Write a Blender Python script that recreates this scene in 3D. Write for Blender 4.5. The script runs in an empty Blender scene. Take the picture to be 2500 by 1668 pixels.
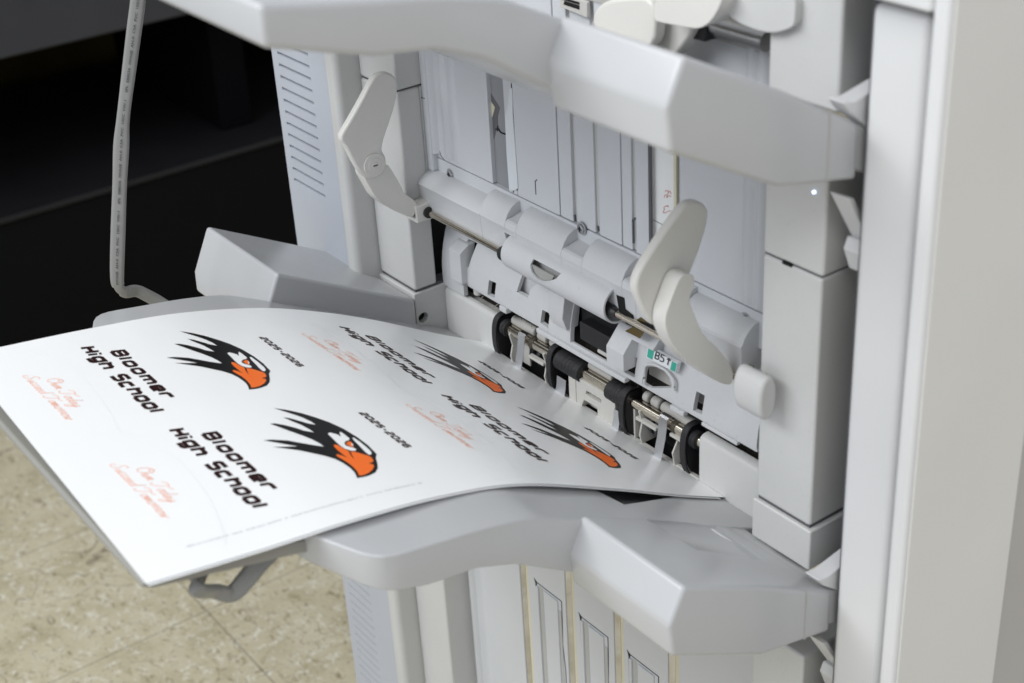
import bpy, bmesh, math, random
from mathutils import Vector, Matrix
random.seed(7)
PI = math.pi
S = bpy.context.scene
COL = S.collection

# ------------------------------------------------------------------ camera
# photogrammetric calibration of the photograph (2500 x 1668): rotation rows, position, focal length in px
MW = Matrix(((0.5970023633595156, 0.8004024942291869, -0.05425887369683861),
             (-0.35777855312789725, 0.3261740656709006, 0.8749885632426423),
             (0.7180408658738452, -0.5029575788428001, 0.48109353437738805)))
CP = Vector((0.66369027, -0.6461776, 0.64528023)); FP = 3706.90122
cam_d = bpy.data.cameras.new("camera"); cam = bpy.data.objects.new("camera", cam_d)
COL.objects.link(cam)
cam.matrix_world = Matrix.Translation(CP) @ MW.transposed().to_4x4()
cam_d.sensor_width = 36; cam_d.lens = FP / 2500 * 36
cam_d.clip_start = .02; cam_d.clip_end = 60
cam_d.dof.use_dof = True; cam_d.dof.focus_distance = 1.21; cam_d.dof.aperture_fstop = 8.0
S.camera = cam
# ------------------------------------------------------------------ world + lamps (indoor: fluorescent ceiling panels)
W = bpy.data.worlds.new("World"); S.world = W; W.use_nodes = True
WN, WL = W.node_tree.nodes, W.node_tree.links; bg = WN['Background']; bg.inputs[1].default_value = .80
_tc = WN.new('ShaderNodeTexCoord'); _sx = WN.new('ShaderNodeSeparateXYZ'); _mr = WN.new('ShaderNodeMapRange'); _cr = WN.new('ShaderNodeValToRGB')
WL.new(_tc.outputs['Generated'], _sx.inputs[0]); WL.new(_sx.outputs[2], _mr.inputs[0]); _mr.inputs[1].default_value = -1; WL.new(_mr.outputs[0], _cr.inputs[0])
_e = _cr.color_ramp.elements; _e[0].position = 0; _e[0].color = (.50, .48, .43, 1); _e[1].position = 1; _e[1].color = (.62, .64, .68, 1)      # floor bounce, pale ceiling
for _p, _c in ((.42, (.80, .82, .86, 1)), (.56, (1, 1.02, 1.08, 1)), (.72, (.92, .95, 1.0, 1))): _x = _e.new(_p); _x.color = _c          # pale walls of the room
WL.new(_cr.outputs[0], bg.inputs[0])
def area(name, loc, target, sx, sy, power, col):
    l = bpy.data.lights.new(name, 'AREA'); l.shape = 'RECTANGLE'; l.size = sx; l.size_y = sy; l.energy = power; l.color = col
    o = bpy.data.objects.new(name, l); COL.objects.link(o); o.location = loc
    o.rotation_euler = (Vector(target) - Vector(loc)).to_track_quat('-Z', 'Y').to_euler()
    return o
area('ceiling_light', (-.45, -2.0, 1.8), (-.1, -.1, .1), 1.5, .9, 40, (.95, .98, 1))
area('ceiling_light', (-1.3, -1.5, 1.95), (-.5, -.5, 0), 1.2, .6, 13, (1, .985, .95))
area('window_light', (.1, -2.6, .55), (0, 0, .1), 2.0, 1.1, 5, (.72, .82, 1))
area('ceiling_light', (1.5, -1.15, 2.2), (.1, -.1, .1), 1.2, .6, 15, (1, .985, .955))
S.view_settings.view_transform = 'Standard'; S.view_settings.look = 'None'
S.view_settings.exposure = 0; S.view_settings.gamma = 1

# ------------------------------------------------------------------ measuring helpers
ZZ = dict(A=(800,80,2.5286), B=(900,400,2.8514), C=(1450,450,2.4129), D=(1100,680,2.704), E=(1350,1000,2.3478),
          F=(700,1100,2.611), G=(0,680,2.0367), H=(600,750,2.35), I=(1300,0,2.24), J=(0,0,1.96),
          K1=(1000,520,5.2275), K2=(1200,740,5.808), K3=(1500,900,5.808), K4=(1380,640,5.2275), K5=(1520,470,2.958),
          K6=(1350,0,3.615), K7=(1080,200,3.921), K8=(1240,1370,5.261), P=(0,0,.94))
def at(f, x, y, **k):
    """point of the real object plane X=, Y= or Z= seen at a measured position"""
    a, b, s = ZZ[f]; px = a + x / s; py = b + y / s
    r = MW.transposed() @ Vector(((px - 1250) / FP, -(py - 834) / FP, -1.0))
    (ax, v), = k.items(); i = 'XYZ'.index(ax)
    return CP + r * ((v - CP[i]) / r[i])

# ------------------------------------------------------------------ materials
def nodes(m):
    m.use_nodes = True; return m.node_tree.nodes, m.node_tree.links, m.node_tree.nodes['Principled BSDF']
def plastic(name, col, rough=.45, grain=.12, var=.05, scale=1400, spec=.45, dust=0.0):
    m = bpy.data.materials.new(name); N, L, P = nodes(m)
    P.inputs['Roughness'].default_value = rough; P.inputs['Specular IOR Level'].default_value = spec
    tc = N.new('ShaderNodeTexCoord')
    n1 = N.new('ShaderNodeTexNoise'); n1.inputs['Scale'].default_value = 9; n1.inputs['Detail'].default_value = 5
    n2 = N.new('ShaderNodeTexNoise'); n2.inputs['Scale'].default_value = scale; n2.inputs['Detail'].default_value = 2
    L.new(tc.outputs['Object'], n1.inputs['Vector']); L.new(tc.outputs['Object'], n2.inputs['Vector'])
    r = N.new('ShaderNodeValToRGB'); r.color_ramp.elements[0].position = .3; r.color_ramp.elements[1].position = .7
    r.color_ramp.elements[0].color = tuple(c * (1 - var) for c in col[:3]) + (1,)
    r.color_ramp.elements[1].color = tuple(min(1, c * (1 + var)) for c in col[:3]) + (1,)
    L.new(n1.outputs[0], r.inputs[0])
    out = r.outputs[0]
    if dust:
        n3 = N.new('ShaderNodeTexNoise'); n3.inputs['Scale'].default_value = 420; n3.inputs['Detail'].default_value = 3
        L.new(tc.outputs['Object'], n3.inputs['Vector'])
        r3 = N.new('ShaderNodeValToRGB'); r3.color_ramp.elements[0].position = .62; r3.color_ramp.elements[1].position = .78
        L.new(n3.outputs[0], r3.inputs[0])
        mu = N.new('ShaderNodeMath'); mu.operation = 'MULTIPLY'; mu.inputs[1].default_value = dust
        L.new(r3.outputs[0], mu.inputs[0])
        mx = N.new('ShaderNodeMix'); mx.data_type = 'RGBA'
        mx.inputs[7].default_value = (.16, .15, .13, 1)
        L.new(mu.outputs[0], mx.inputs[0]); L.new(out, mx.inputs[6]); out = mx.outputs[2]
    L.new(out, P.inputs['Base Color'])
    b = N.new('ShaderNodeBump'); b.inputs['Strength'].default_value = grain; b.inputs['Distance'].default_value = .0004
    L.new(n2.outputs[0], b.inputs['Height']); L.new(b.outputs[0], P.inputs['Normal'])
    rr = N.new('ShaderNodeMapRange'); rr.inputs[3].default_value = rough - .05; rr.inputs[4].default_value = rough + .08
    L.new(n1.outputs[0], rr.inputs[0]); L.new(rr.outputs[0], P.inputs['Roughness'])
    return m
def flat(name, col, rough=.6, metal=0, spec=.4, emit=None):
    m = bpy.data.materials.new(name); N, L, P = nodes(m)
    P.inputs['Base Color'].default_value = (*col, 1); P.inputs['Roughness'].default_value = rough
    P.inputs['Metallic'].default_value = metal; P.inputs['Specular IOR Level'].default_value = spec
    if emit: P.inputs['Emission Color'].default_value = (*emit[:3], 1); P.inputs['Emission Strength'].default_value = emit[3]
    return m
def metal(name, col, rough, streak=(1, 1, 1), amt=.1):
    m = bpy.data.materials.new(name); N, L, P = nodes(m)
    P.inputs['Metallic'].default_value = 1
    tc = N.new('ShaderNodeTexCoord'); mp = N.new('ShaderNodeMapping'); mp.inputs['Scale'].default_value = streak
    n = N.new('ShaderNodeTexNoise'); n.inputs['Scale'].default_value = 30; n.inputs['Detail'].default_value = 4
    L.new(tc.outputs['Object'], mp.inputs[0]); L.new(mp.outputs[0], n.inputs['Vector'])
    r = N.new('ShaderNodeValToRGB'); r.color_ramp.elements[0].color = tuple(c * .75 for c in col) + (1,)
    r.color_ramp.elements[1].color = (*col, 1); L.new(n.outputs[0], r.inputs[0]); L.new(r.outputs[0], P.inputs['Base Color'])
    q = N.new('ShaderNodeMapRange'); q.inputs[3].default_value = max(.02, rough - amt / 2); q.inputs[4].default_value = rough + amt
    L.new(n.outputs[0], q.inputs[0]); L.new(q.outputs[0], P.inputs['Roughness'])
    return m
M_body = plastic('warm_white_plastic', (.545, .547, .540), .42, .2, .045, dust=.13)
M_body2 = plastic('plate_white_plastic', (.565, .58, .605), .38, .10, .03)
M_vent = plastic('bluish_side_cover_plastic', (.44, .465, .515), .45, .1, .03)
M_tray = plastic('tray_light_grey_plastic', (.465, .472, .485), .22, .08, .03, 2200, .5, dust=.04)
M_tray2 = plastic('tray_extension_grey_plastic', (.27, .265, .245), .4, .05, .03)
M_guide = plastic('paper_guide_grey_plastic', (.56, .568, .58), .40, .08, .03, dust=.18)
M_arm = plastic('sensor_arm_cream_plastic', (.67, .66, .625), .36, .05, .03, dust=.08)
M_white = plastic('inner_white_plastic', (.52, .51, .485), .42, .05, .04, dust=.3)
M_door_side = plastic('door_side_light_tint', (.71, .705, .685), .5, .25, .02, dust=.10)  # warmer copy of the door plastic: light tone of its side face as colour
M_panel = plastic('door_inner_plastic', (.63, .635, .645), .4, .1, .02)
M_seam = flat('seam_shadow_gap', (.10, .10, .11), .8)
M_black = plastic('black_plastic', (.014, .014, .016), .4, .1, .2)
M_rubber = plastic('black_rubber', (.018, .018, .02), .62, .2, .25, dust=.35)
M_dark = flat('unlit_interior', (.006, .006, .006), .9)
M_steel = metal('warm_steel_shaft', (.74, .68, .58), .13, (1, 30, 30))
M_alu = metal('aluminium_strip', (.78, .79, .82), .22, (1, 1, .3), .05)
M_mirror = metal('bright_chrome_rail', (.75, .75, .77), .05, (5, 5, 1), .04)
M_cream = flat('cream_edge', (.66, .62, .47), .5)
M_amber = flat('amber_winding', (.09, .065, .016), .3)
M_teal = flat('teal_label_print', (.045, .38, .29), .5)
M_lab = flat('white_label', (.72, .75, .77), .45)
M_ink = flat('label_ink', (.05, .05, .06), .6)
M_red = flat('red_pen', (.55, .14, .11), .6)
M_led = flat('status_light', (.6, .7, 1), .4, emit=(.6, .72, 1, 4))

# ------------------------------------------------------------------ mesh builders
def bmnew(): return bmesh.new()
def poly_prism(bm, pts, vec, mi=0):
    vec = Vector(vec); a = [bm.verts.new(p) for p in pts]; b = [bm.verts.new(Vector(p) + vec) for p in pts]
    n = len(pts); fs = [bm.faces.new(a), bm.faces.new(b[::-1])]
    for i in range(n): fs.append(bm.faces.new((a[i], b[i], b[(i + 1) % n], a[(i + 1) % n])))
    for f in fs: f.material_index = mi
    return fs
def box(bm, x0, x1, y0, y1, z0, z1, mi=0):
    return poly_prism(bm, [(x0, y0, z0), (x1, y0, z0), (x1, y1, z0), (x0, y1, z0)], (0, 0, z1 - z0), mi)
def exX(bm, prof, x0, x1, mi=0): return poly_prism(bm, [(x0, y, z) for y, z in prof], (x1 - x0, 0, 0), mi)
def exY(bm, prof, y0, y1, mi=0): return poly_prism(bm, [(x, y0, z) for x, z in prof], (0, y1 - y0, 0), mi)
def cyl(bm, c, r, axis, length, seg=32, r2=None, mi=0):
    c = Vector(c); ax = Vector(axis).normalized(); q = ax.to_track_quat('Z', 'Y'); r2 = r if r2 is None else r2
    A = [bm.verts.new(c + q @ Vector((r * math.cos(2 * PI * i / seg), r * math.sin(2 * PI * i / seg), 0))) for i in range(seg)]
    B = [bm.verts.new(c + q @ Vector((r2 * math.cos(2 * PI * i / seg), r2 * math.sin(2 * PI * i / seg), length))) for i in range(seg)]
    fs = [bm.faces.new(A[::-1]), bm.faces.new(B)]
    for i in range(seg): fs.append(bm.faces.new((A[i], A[(i + 1) % seg], B[(i + 1) % seg], B[i])))
    for f in fs: f.material_index = mi
def loft(bm, rings, cap=True, mi=0):
    R = [[bm.verts.new(p) for p in r] for r in rings]; n = len(R[0])
    for a, b in zip(R, R[1:]):
        for i in range(n): bm.faces.new((a[i], a[(i + 1) % n], b[(i + 1) % n], b[i])).material_index = mi
    if cap: bm.faces.new(R[0][::-1]).material_index = mi; bm.faces.new(R[-1]).material_index = mi
def smooth_path(P, n=8):
    P = [Vector(p) for p in P]; out = []
    for i in range(len(P) - 1):
        p0 = P[max(i - 1, 0)]; p1 = P[i]; p2 = P[i + 1]; p3 = P[min(i + 2, len(P) - 1)]
        for k in range(n):
            t = k / n
            out.append(.5 * (2 * p1 + (p2 - p0) * t + (2 * p0 - 5 * p1 + 4 * p2 - p3) * t * t + (3 * p1 - p0 - 3 * p2 + p3) * t ** 3))
    out.append(P[-1]); return out
def band(bm, path, x0, x1, th, mi=0):
    """strip of material th thick following a (y,z) path"""
    pts = [Vector(p) for p in path]; A = []; B = []
    for i, p in enumerate(pts):
        t = (pts[min(i + 1, len(pts) - 1)] - pts[max(i - 1, 0)]).normalized(); nrm = Vector((-t.y, t.x))
        A.append(p); B.append(p + nrm * th)
    rings = [[(x0, a.x, a.y), (x1, a.x, a.y), (x1, b.x, b.y), (x0, b.x, b.y)] for a, b in zip(A, B)]
    loft(bm, rings, True, mi)
def fin(bm, ang=32):
    bmesh.ops.recalc_face_normals(bm, faces=bm.faces)
    for f in bm.faces: f.smooth = True
    for e in bm.edges:
        if len(e.link_faces) == 2: e.smooth = e.calc_face_angle(0) < math.radians(ang)
def obj(name, bm, mats, parent=None, bev=0, seg=3, label=None, ang=32):
    fin(bm, ang)
    me = bpy.data.meshes.new(name); bm.to_mesh(me); bm.free()
    for m in (mats if isinstance(mats, (list, tuple)) else [mats]): me.materials.append(m)
    o = bpy.data.objects.new(name, me); COL.objects.link(o)
    if parent: o.parent = parent
    if bev:
        md = o.modifiers.new('bevel', 'BEVEL'); md.width = bev; md.segments = seg; md.limit_method = 'ANGLE'
        md.angle_limit = math.radians(28); md.harden_normals = True; md.use_clamp_overlap = True
    if label: o['label'] = label
    return o
def split_obj(name, bm, mats, parent=None, bev=0, seg=3):
    """one object for each loose piece of bm"""
    fin(bm); left = set(bm.faces); out = []
    while left:
        st = [left.pop()]; isl = list(st)
        while st:
            f = st.pop()
            for e in f.edges:
                for g in e.link_faces:
                    if g in left: left.discard(g); st.append(g); isl.append(g)
        nb = bmesh.new(); mp = {}
        for f in isl:
            for v in f.verts:
                if v not in mp: mp[v] = nb.verts.new(v.co)
            nb.faces.new([mp[v] for v in f.verts]).material_index = f.material_index
        out.append(obj(name, nb, mats, parent, bev, seg))
    bm.free(); return out
def cut(o, bm, pre=False):
    """subtract the solid in bm from o, baked into the mesh"""
    bmesh.ops.recalc_face_normals(bm, faces=bm.faces)
    me = bpy.data.meshes.new('cutter'); bm.to_mesh(me); bm.free(); c = bpy.data.objects.new('cutter', me); COL.objects.link(c)
    md = o.modifiers.new('cut', 'BOOLEAN'); md.operation = 'DIFFERENCE'; md.object = c; md.solver = 'EXACT'
    bevs = [m for m in o.modifiers if m.type == 'BEVEL']; keep = [] if pre else [(m.width, m.segments) for m in bevs]
    if not pre:
        for m in bevs: o.modifiers.remove(m)
    else:
        for m in bevs: m.harden_normals = False
    dg = bpy.context.evaluated_depsgraph_get(); dg.update()
    nm = bpy.data.meshes.new_from_object(o.evaluated_get(dg)); o.modifiers.clear(); old = o.data; o.data = nm; nm.name = old.name
    bm2 = bmesh.new(); bm2.from_mesh(nm); fin(bm2, 40 if pre else 32); bm2.to_mesh(nm); bm2.free()
    bpy.data.objects.remove(c)
    for w, s in keep:
        m = o.modifiers.new('bevel', 'BEVEL'); m.width = w; m.segments = s; m.limit_method = 'ANGLE'; m.angle_limit = math.radians(28); m.harden_normals = True
def thing(name, label, cat, loc=(0, 0, 0), group=None):
    o = bpy.data.objects.new(name, None); COL.objects.link(o); o.location = loc; o.empty_display_size = .05
    o['label'] = label; o['category'] = cat
    if group: o['group'] = group
    return o
def tag(o, label, cat, group=None):
    o['label'] = label; o['category'] = cat
    if group: o['group'] = group
    return o
def struct(o): o['kind'] = 'structure'; return o
DZ = .3205                      # pitch between the two tray modules

# ================================================================== the setting
FLOOR = -.70
def floor_material():
    m = bpy.data.materials.new('speckled_vinyl_tile'); N, L, P = nodes(m); P.inputs['Roughness'].default_value = .38
    g = N.new('ShaderNodeNewGeometry'); mp = N.new('ShaderNodeMapping'); mp.inputs['Location'].default_value = (1.003, .035, 0)
    L.new(g.outputs['Position'], mp.inputs[0])
    def noise(sc, det, loc=(0, 0, 0), rough=.6, stretch=(1, 1, 1), dist=0):
        q = N.new('ShaderNodeMapping'); q.inputs['Location'].default_value = loc; q.inputs['Scale'].default_value = stretch
        L.new(g.outputs['Position'], q.inputs[0])
        n = N.new('ShaderNodeTexNoise'); n.inputs['Scale'].default_value = sc; n.inputs['Detail'].default_value = det
        n.inputs['Roughness'].default_value = rough; n.inputs['Distortion'].default_value = dist; L.new(q.outputs[0], n.inputs['Vector']); return n
    def ramp(src, stops):
        r = N.new('ShaderNodeValToRGB'); e = r.color_ramp.elements
        for k, (p, c) in enumerate(stops):
            if k < 2: e[k].position = p; e[k].color = (*c, 1)
            else: x = e.new(p); x.color = (*c, 1)
        L.new(src, r.inputs[0]); return r.outputs[0]
    def mix(f, a, b, typ='MIX'):
        x = N.new('ShaderNodeMix'); x.data_type = 'RGBA'; x.blend_type = typ
        if isinstance(f, float): x.inputs[0].default_value = f
        else: L.new(f, x.inputs[0])
        L.new(a, x.inputs[6])
        if isinstance(b, tuple): x.inputs[7].default_value = (*b, 1)
        else: L.new(b, x.inputs[7])
        return x.outputs[2]
    c = ramp(noise(14, 6).outputs[0], [(.3, (.45, .40, .265)), (.5, (.57, .515, .365)), (.72, (.63, .58, .43))])
    w = ramp(noise(75, 4, (3, 1, 0), .7).outputs[0], [(.54, (0, 0, 0)), (.66, (1, 1, 1))])
    c = mix(w, c, (.72, .69, .58))
    d = ramp(noise(55, 5, (7, 4, 0), .75, (1, 1.5, 1), .8).outputs[0], [(.55, (0, 0, 0)), (.66, (.85, .85, .85))])
    c = mix(d, c, (.26, .205, .11))
    d2 = ramp(noise(120, 3, (17, 9, 0), .7, (1, 1, 1), .5).outputs[0], [(.62, (0, 0, 0)), (.68, (.8, .8, .8))])
    c = mix(d2, c, (.16, .13, .10))
    # scuffs: thin curved lines
    v = N.new('ShaderNodeTexVoronoi'); v.feature = 'DISTANCE_TO_EDGE'; v.inputs['Scale'].default_value = 7.5
    nq = noise(5, 3, (2, 2, 2)); vm = N.new('ShaderNodeVectorMath'); vm.operation = 'MULTIPLY_ADD'
    L.new(nq.outputs['Color'], vm.inputs[0]); vm.inputs[1].default_value = (.35, .35, 0); L.new(g.outputs['Position'], vm.inputs[2]); L.new(vm.outputs[0], v.inputs['Vector'])
    sc = ramp(v.outputs['Distance'], [(0, (1, 1, 1)), (.012, (0, 0, 0))])
    gate = ramp(noise(9, 2, (5, 5, 5)).outputs[0], [(.48, (0, 0, 0)), (.56, (.8, .8, .8))])
    mm = N.new('ShaderNodeMath'); mm.operation = 'MULTIPLY'; L.new(sc, mm.inputs[0]); L.new(gate, mm.inputs[1])
    c = mix(mm.outputs[0], c, (.20, .17, .12))
    # tile joints every 305 mm
    sx = N.new('ShaderNodeSeparateXYZ'); L.new(mp.outputs[0], sx.inputs[0])
    def joint(sock, wd):
        a = N.new('ShaderNodeMath'); a.operation = 'PINGPONG'; a.inputs[1].default_value = .1525; L.new(sock, a.inputs[0])
        b = N.new('ShaderNodeMath'); b.operation = 'LESS_THAN'; b.inputs[1].default_value = wd; L.new(a.outputs[0], b.inputs[0]); return b.outputs[0]
    j = N.new('ShaderNodeMath'); j.operation = 'MAXIMUM'; L.new(joint(sx.outputs[0], .0011), j.inputs[0]); L.new(joint(sx.outputs[1], .0013), j.inputs[1])
    jm = N.new('ShaderNodeMath'); jm.operation = 'MULTIPLY'; jm.inputs[1].default_value = .5; L.new(j.outputs[0], jm.inputs[0])
    c = mix(jm.outputs[0], c, (.13, .11, .08))
    L.new(c, P.inputs['Base Color'])
    return m
bm = bmnew(); box(bm, -6, 6, -6, 6, FLOOR - .02, FLOOR)
struct(obj('floor', bm, floor_material()))
M_desk = plastic('dark_desk_laminate', (.028, .029, .034), .5, .1, .1)
M_cab = plastic('black_cabinet_paint', (.0022, .0022, .0025), .8, .1, .2, spec=.12)
M_wall = plastic('olive_painted_wall', (.026, .021, .006), .9, .1, .2, spec=.05)
bm = bmnew(); box(bm, -2.75, -2.7, -2.5, 6, FLOOR, 2.2); struct(obj('wall', bm, M_wall))
bm = bmnew(); box(bm, -2.6, -1.9, -2.2, 1.0, FLOOR + .001, -.425)
t = thing('low_cabinet', 'low black cabinet standing on the floor under the dark desk', 'cabinet', (0, 0, 0))
obj('body', bm, M_cab, t, .004)
bm = bmnew(); box(bm, -2.6, -1.893, -2.2, 1.0, -.424, -.413); obj('top', bm, plastic('cabinet_top_edge', (.009, .009, .0105), .5, .05, .1, spec=.3), t, .003)
t = thing('dark_desk', 'dark grey desk slab above the black cabinet, at the photo\'s top left', 'desk', (0, 0, 0))
bm = bmnew(); box(bm, -2.65, -1.9, -2.2, 1.15, -.137, .06); obj('desk_top', bm, M_desk, t, .006)
for y in (-2.1, .55, 1.02):
    bm = bmnew(); box(bm, -2.5, -2.0, y, y + .07, -.412, -.138); obj('leg', bm, plastic('desk_leg_paint', (.0022, .0022, .003), .8, spec=.06), t, .004)
bm = bmnew()
for dy in (0, .045): box(bm, -2.45, -2.41, .20 + dy, .212 + dy, -.225, -.139)
box(bm, -2.45, -2.405, .212, .245, -.215, -.139)
tag(obj('cable_bracket', bm, flat('bracket_grey', (.09, .09, .09), .5), None, .002), 'small grey bracket hanging under the dark desk', 'bracket')
bm = bmnew()
loft(bm, [[p + Vector((.004 * math.cos(a), .004 * math.sin(a), 0)) for a in [i * PI / 4 for i in range(8)]] for p in smooth_path([(-2.3, 1.12, .1), (-2.3, 1.08, -.15), (-2.28, 1.13, -.3), (-2.3, 1.14, -.41), (-2.29, 1.2, -.69)])])
tag(obj('power_cord', bm, M_black), 'thin black cord hanging behind the desk beside the vented cover', 'cord')

# ================================================================== the finisher
fin_t = thing('photocopier_finisher', 'light grey photocopier finisher with posts, rollers and two sloping output trays', 'copier finisher', (0, 0, FLOOR))
fin_t.location = (0, 0, 0)
T = fin_t
Z0 = FLOOR + .04; Z1 = .62
# --- left side cover with louvres
bm = bmnew(); box(bm, -.534, -.4362, -.050, .5, Z0, Z1); vent = obj('side_cover', bm, M_vent, T, .004)
cb = bmnew()
for k in range(-4, 13): 
    z = .2465 - .01105 * k if k >= 0 else .2465 - .01105 * k
    poly_prism(cb, [(-.523, -.052, z - .0056), (-.4660, -.052, z - .0056), (-.4660, -.0478, z - .0056 + .0006), (-.523, -.0478, z - .0056 + .0006)], (0, 0, .0030))
for k in range(15):
    z = -.327 - .0112 * k
    poly_prism(cb, [(-.5215, -.052, z), (-.4760, -.052, z), (-.4760, -.0445, z), (-.5215, -.0445, z)], (0, 0, .0014))
cut(vent, cb); cb = bmnew()
for k in range(0, 13): box(cb, -.5228, -.4662, -.0482, -.0425, .2465 - .01105 * k - .0056, .2465 - .01105 * k - .0042)
cut(vent, cb)
# --- the two narrow rear posts
bm = bmnew(); exZp = [(-.4348, .02), (-.4348, -.054), (-.4160, -.054), (-.4160, .02)]
poly_prism(bm, [(x, y, Z0) for x, y in exZp], (0, 0, Z1 - Z0)); obj('rear_post', bm, M_body, T, .007, 5)
def post(x0, x1, z0, z1, name='post', y0=-.03, mat=M_body, bev=.0025, y1=.06):
    bm = bmnew(); box(bm, x0, x1, y0, y1, z0, z1); return obj(name, bm, mat, T, bev)
post(-.4155, -.359, .0475, .2300, 'rear_guide_post', y1=-.0065)
bm = bmnew(); box(bm, -.372, -.3592, -.007, .004, .142, .23); obj('post_fillet', bm, M_body, T, .001)
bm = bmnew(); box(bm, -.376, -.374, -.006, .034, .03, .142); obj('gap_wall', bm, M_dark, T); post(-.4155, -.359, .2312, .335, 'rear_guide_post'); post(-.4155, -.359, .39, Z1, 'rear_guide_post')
post(-.4155, -.359, Z0, -.06, 'rear_guide_post')
lc = post(-.4172, -.3585, -.03, .0452, 'post_foot', -.0315, M_body, .0015)
cb = bmnew(); h = at('B', 383, 1075, X=-.3585); cyl(cb, (-.366, h.y, h.z), .0048, (1, 0, 0), .03); cut(lc, cb)
bm = bmnew(); cyl(bm, (-.3655, h.y, h.z), .0047, (1, 0, 0), .0006); obj('hole', bm, M_dark, lc)
bm = bmnew(); box(bm, -.4145, -.361, -.0285, .05, .0450, .0478); obj('post_gap', bm, M_seam, T)
bm = bmnew(); box(bm, -.4145, -.361, -.0285, .05, .2298, .2314); obj('post_gap', bm, M_seam, T)
# --- the near post on the right
np_ = post(.0605, .1097, .0500, .2315, 'front_guide_post', y1=.2); post(.0605, .1105, .2324, .300, 'front_guide_post', y1=.2)
post(.0605, .1155, .3370, Z1, 'front_guide_post', y1=.2); post(.0605, .1097, Z0, -.06, 'front_guide_post', y1=.2)
pf = post(.0585, .1120, .0162, .0478, 'post_foot', -.0315, M_body, .0015, .2)
bm = bmnew(); box(bm, .0615, .1085, -.0285, .19, .0470, .0502); obj('post_gap', bm, M_seam, T)
bm = bmnew(); box(bm, .0615, .1085, -.0285, .19, .2312, .2327); obj('post_gap', bm, M_seam, T)
bm = bmnew(); box(bm, .0775, .0850, -.0302, -.02, .2305, .2325); obj('latch_slot', bm, M_dark, T)
# --- back plate of the upper bay (with slots and ribs)
bm = bmnew()
YB = 0.0
def plate(x0, x1, z0, z1, y0=0., y1=.006): box(bm, x0, x1, y0, y1, z0, z1)
PT = .60
plate(-.359, -.2722, .1675, PT); plate(-.2503, -.2389, .1675, PT); plate(-.2384, -.1850, .1675, PT); plate(-.1842, -.1690, .1675, PT, .0006)
plate(-.1640, -.1420, .1675, PT, .0004); plate(-.1370, -.1118, .1675, PT, .0002); plate(-.1112, -.1005, .1675, PT, .0008); plate(-.0955, -.0812, .1675, PT)
plate(-.0493, .0600, .1675, PT)
pl = obj('back_plate', bm, M_body2, T, .0008, 2)
bm = bmnew(); box(bm, -.1690, -.1640, .0035, .006, .1675, PT); box(bm, -.1420, -.1370, .0025, .006, .1675, PT); box(bm, -.1005, -.0955, .003, .006, .1675, PT)
split_obj('groove', bm, plastic('groove_plastic', (.5, .5, .48), .45), pl)
bm = bmnew(); box(bm, -.359, .0600, -.0002, .006, .140, .1668); lp = obj('lower_plate', bm, M_body2, T, .0006, 2)
bm = bmnew(); box(bm, -.36, .06, .0042, .0065, .14, PT)
cbm = bmnew(); box(cbm, -.2722, -.2503, .003, .008, .1675, .65); box(cbm, -.0812, -.0493, .003, .008, .1675, .65)
o = obj('seam_backing', bm, flat('plate_gap_grey', (.22, .22, .23), .7), T); cut(o, cbm)
# pressed vertical flutes of the plate: long shallow half-round ribs
bm = bmnew()
def flute(x, w, d, z0, z1, y=0.):
    n = 10; pr = [(x - w / 2 + w * i / n, y - d * math.sin(PI * i / n)) for i in range(n + 1)]
    poly_prism(bm, [(a, b, z0) for a, b in pr] + [(x + w / 2, y + .001, z0), (x - w / 2, y + .001, z0)], (0, 0, z1 - z0))
flute(-.352, .010, .0045, .172, PT); flute(-.335, .010, .0018, .172, PT); flute(-.322, .012, .0012, .172, PT); flute(.0175, .010, .0018, .170, PT); flute(.0285, .010, .003, .170, PT)
split_obj('flute', bm, M_body2, pl)
# interior seen through the left slot: grey bracket with cream hexagonal hole, cable
bm = bmnew(); box(bm, -.30, -.2395, .0040, .0055, .15, PT); obj('inner_bracket', bm, plastic('inner_grey_metal', (.27, .275, .29), .35, .03), T)
bm = bmnew(); hx = [at('K7', *p, Y=.0034) for p in ((430, 180), (460, 180), (500, 245), (480, 330), (455, 380), (430, 360))]
poly_prism(bm, hx, (0, .0012, 0)); obj('hexagonal_opening', bm, M_cream, T)
bm = bmnew(); hx = [at('K7', *p, Y=.0038) for p in ((430, 100), (460, 105), (550, 250), (530, 330), (530, 420), (480, 600), (455, 420), (480, 330), (500, 245), (455, 165), (430, 160))]
poly_prism(bm, hx, (0, .0006, 0)); obj('bracket_shadow_gap', bm, flat('bracket_dark', (.12, .12, .13), .5), T)
def tube(bm, pts, r, seg=10, mi=0, n=6):
    P = smooth_path(pts, n) if n > 1 else [Vector(p) for p in pts]; rings = []
    for i, p in enumerate(P):
        t = (P[min(i + 1, len(P) - 1)] - P[max(i - 1, 0)]).normalized(); q = t.to_track_quat('Z', 'Y')
        rings.append([p + q @ Vector((r * math.cos(2 * PI * k / seg), r * math.sin(2 * PI * k / seg), 0)) for k in range(seg)])
    loft(bm, rings, True, mi)
bm = bmnew(); tube(bm, [at('K7', *p, Y=.0035) for p in ((510, 455), (535, 450), (560, 485), (600, 500))], .0006); tube(bm, [at('K7', *p, Y=.0035) for p in ((530, 420), (528, 470))], .0005)
split_obj('clip_wire', bm, M_black, T)
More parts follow.
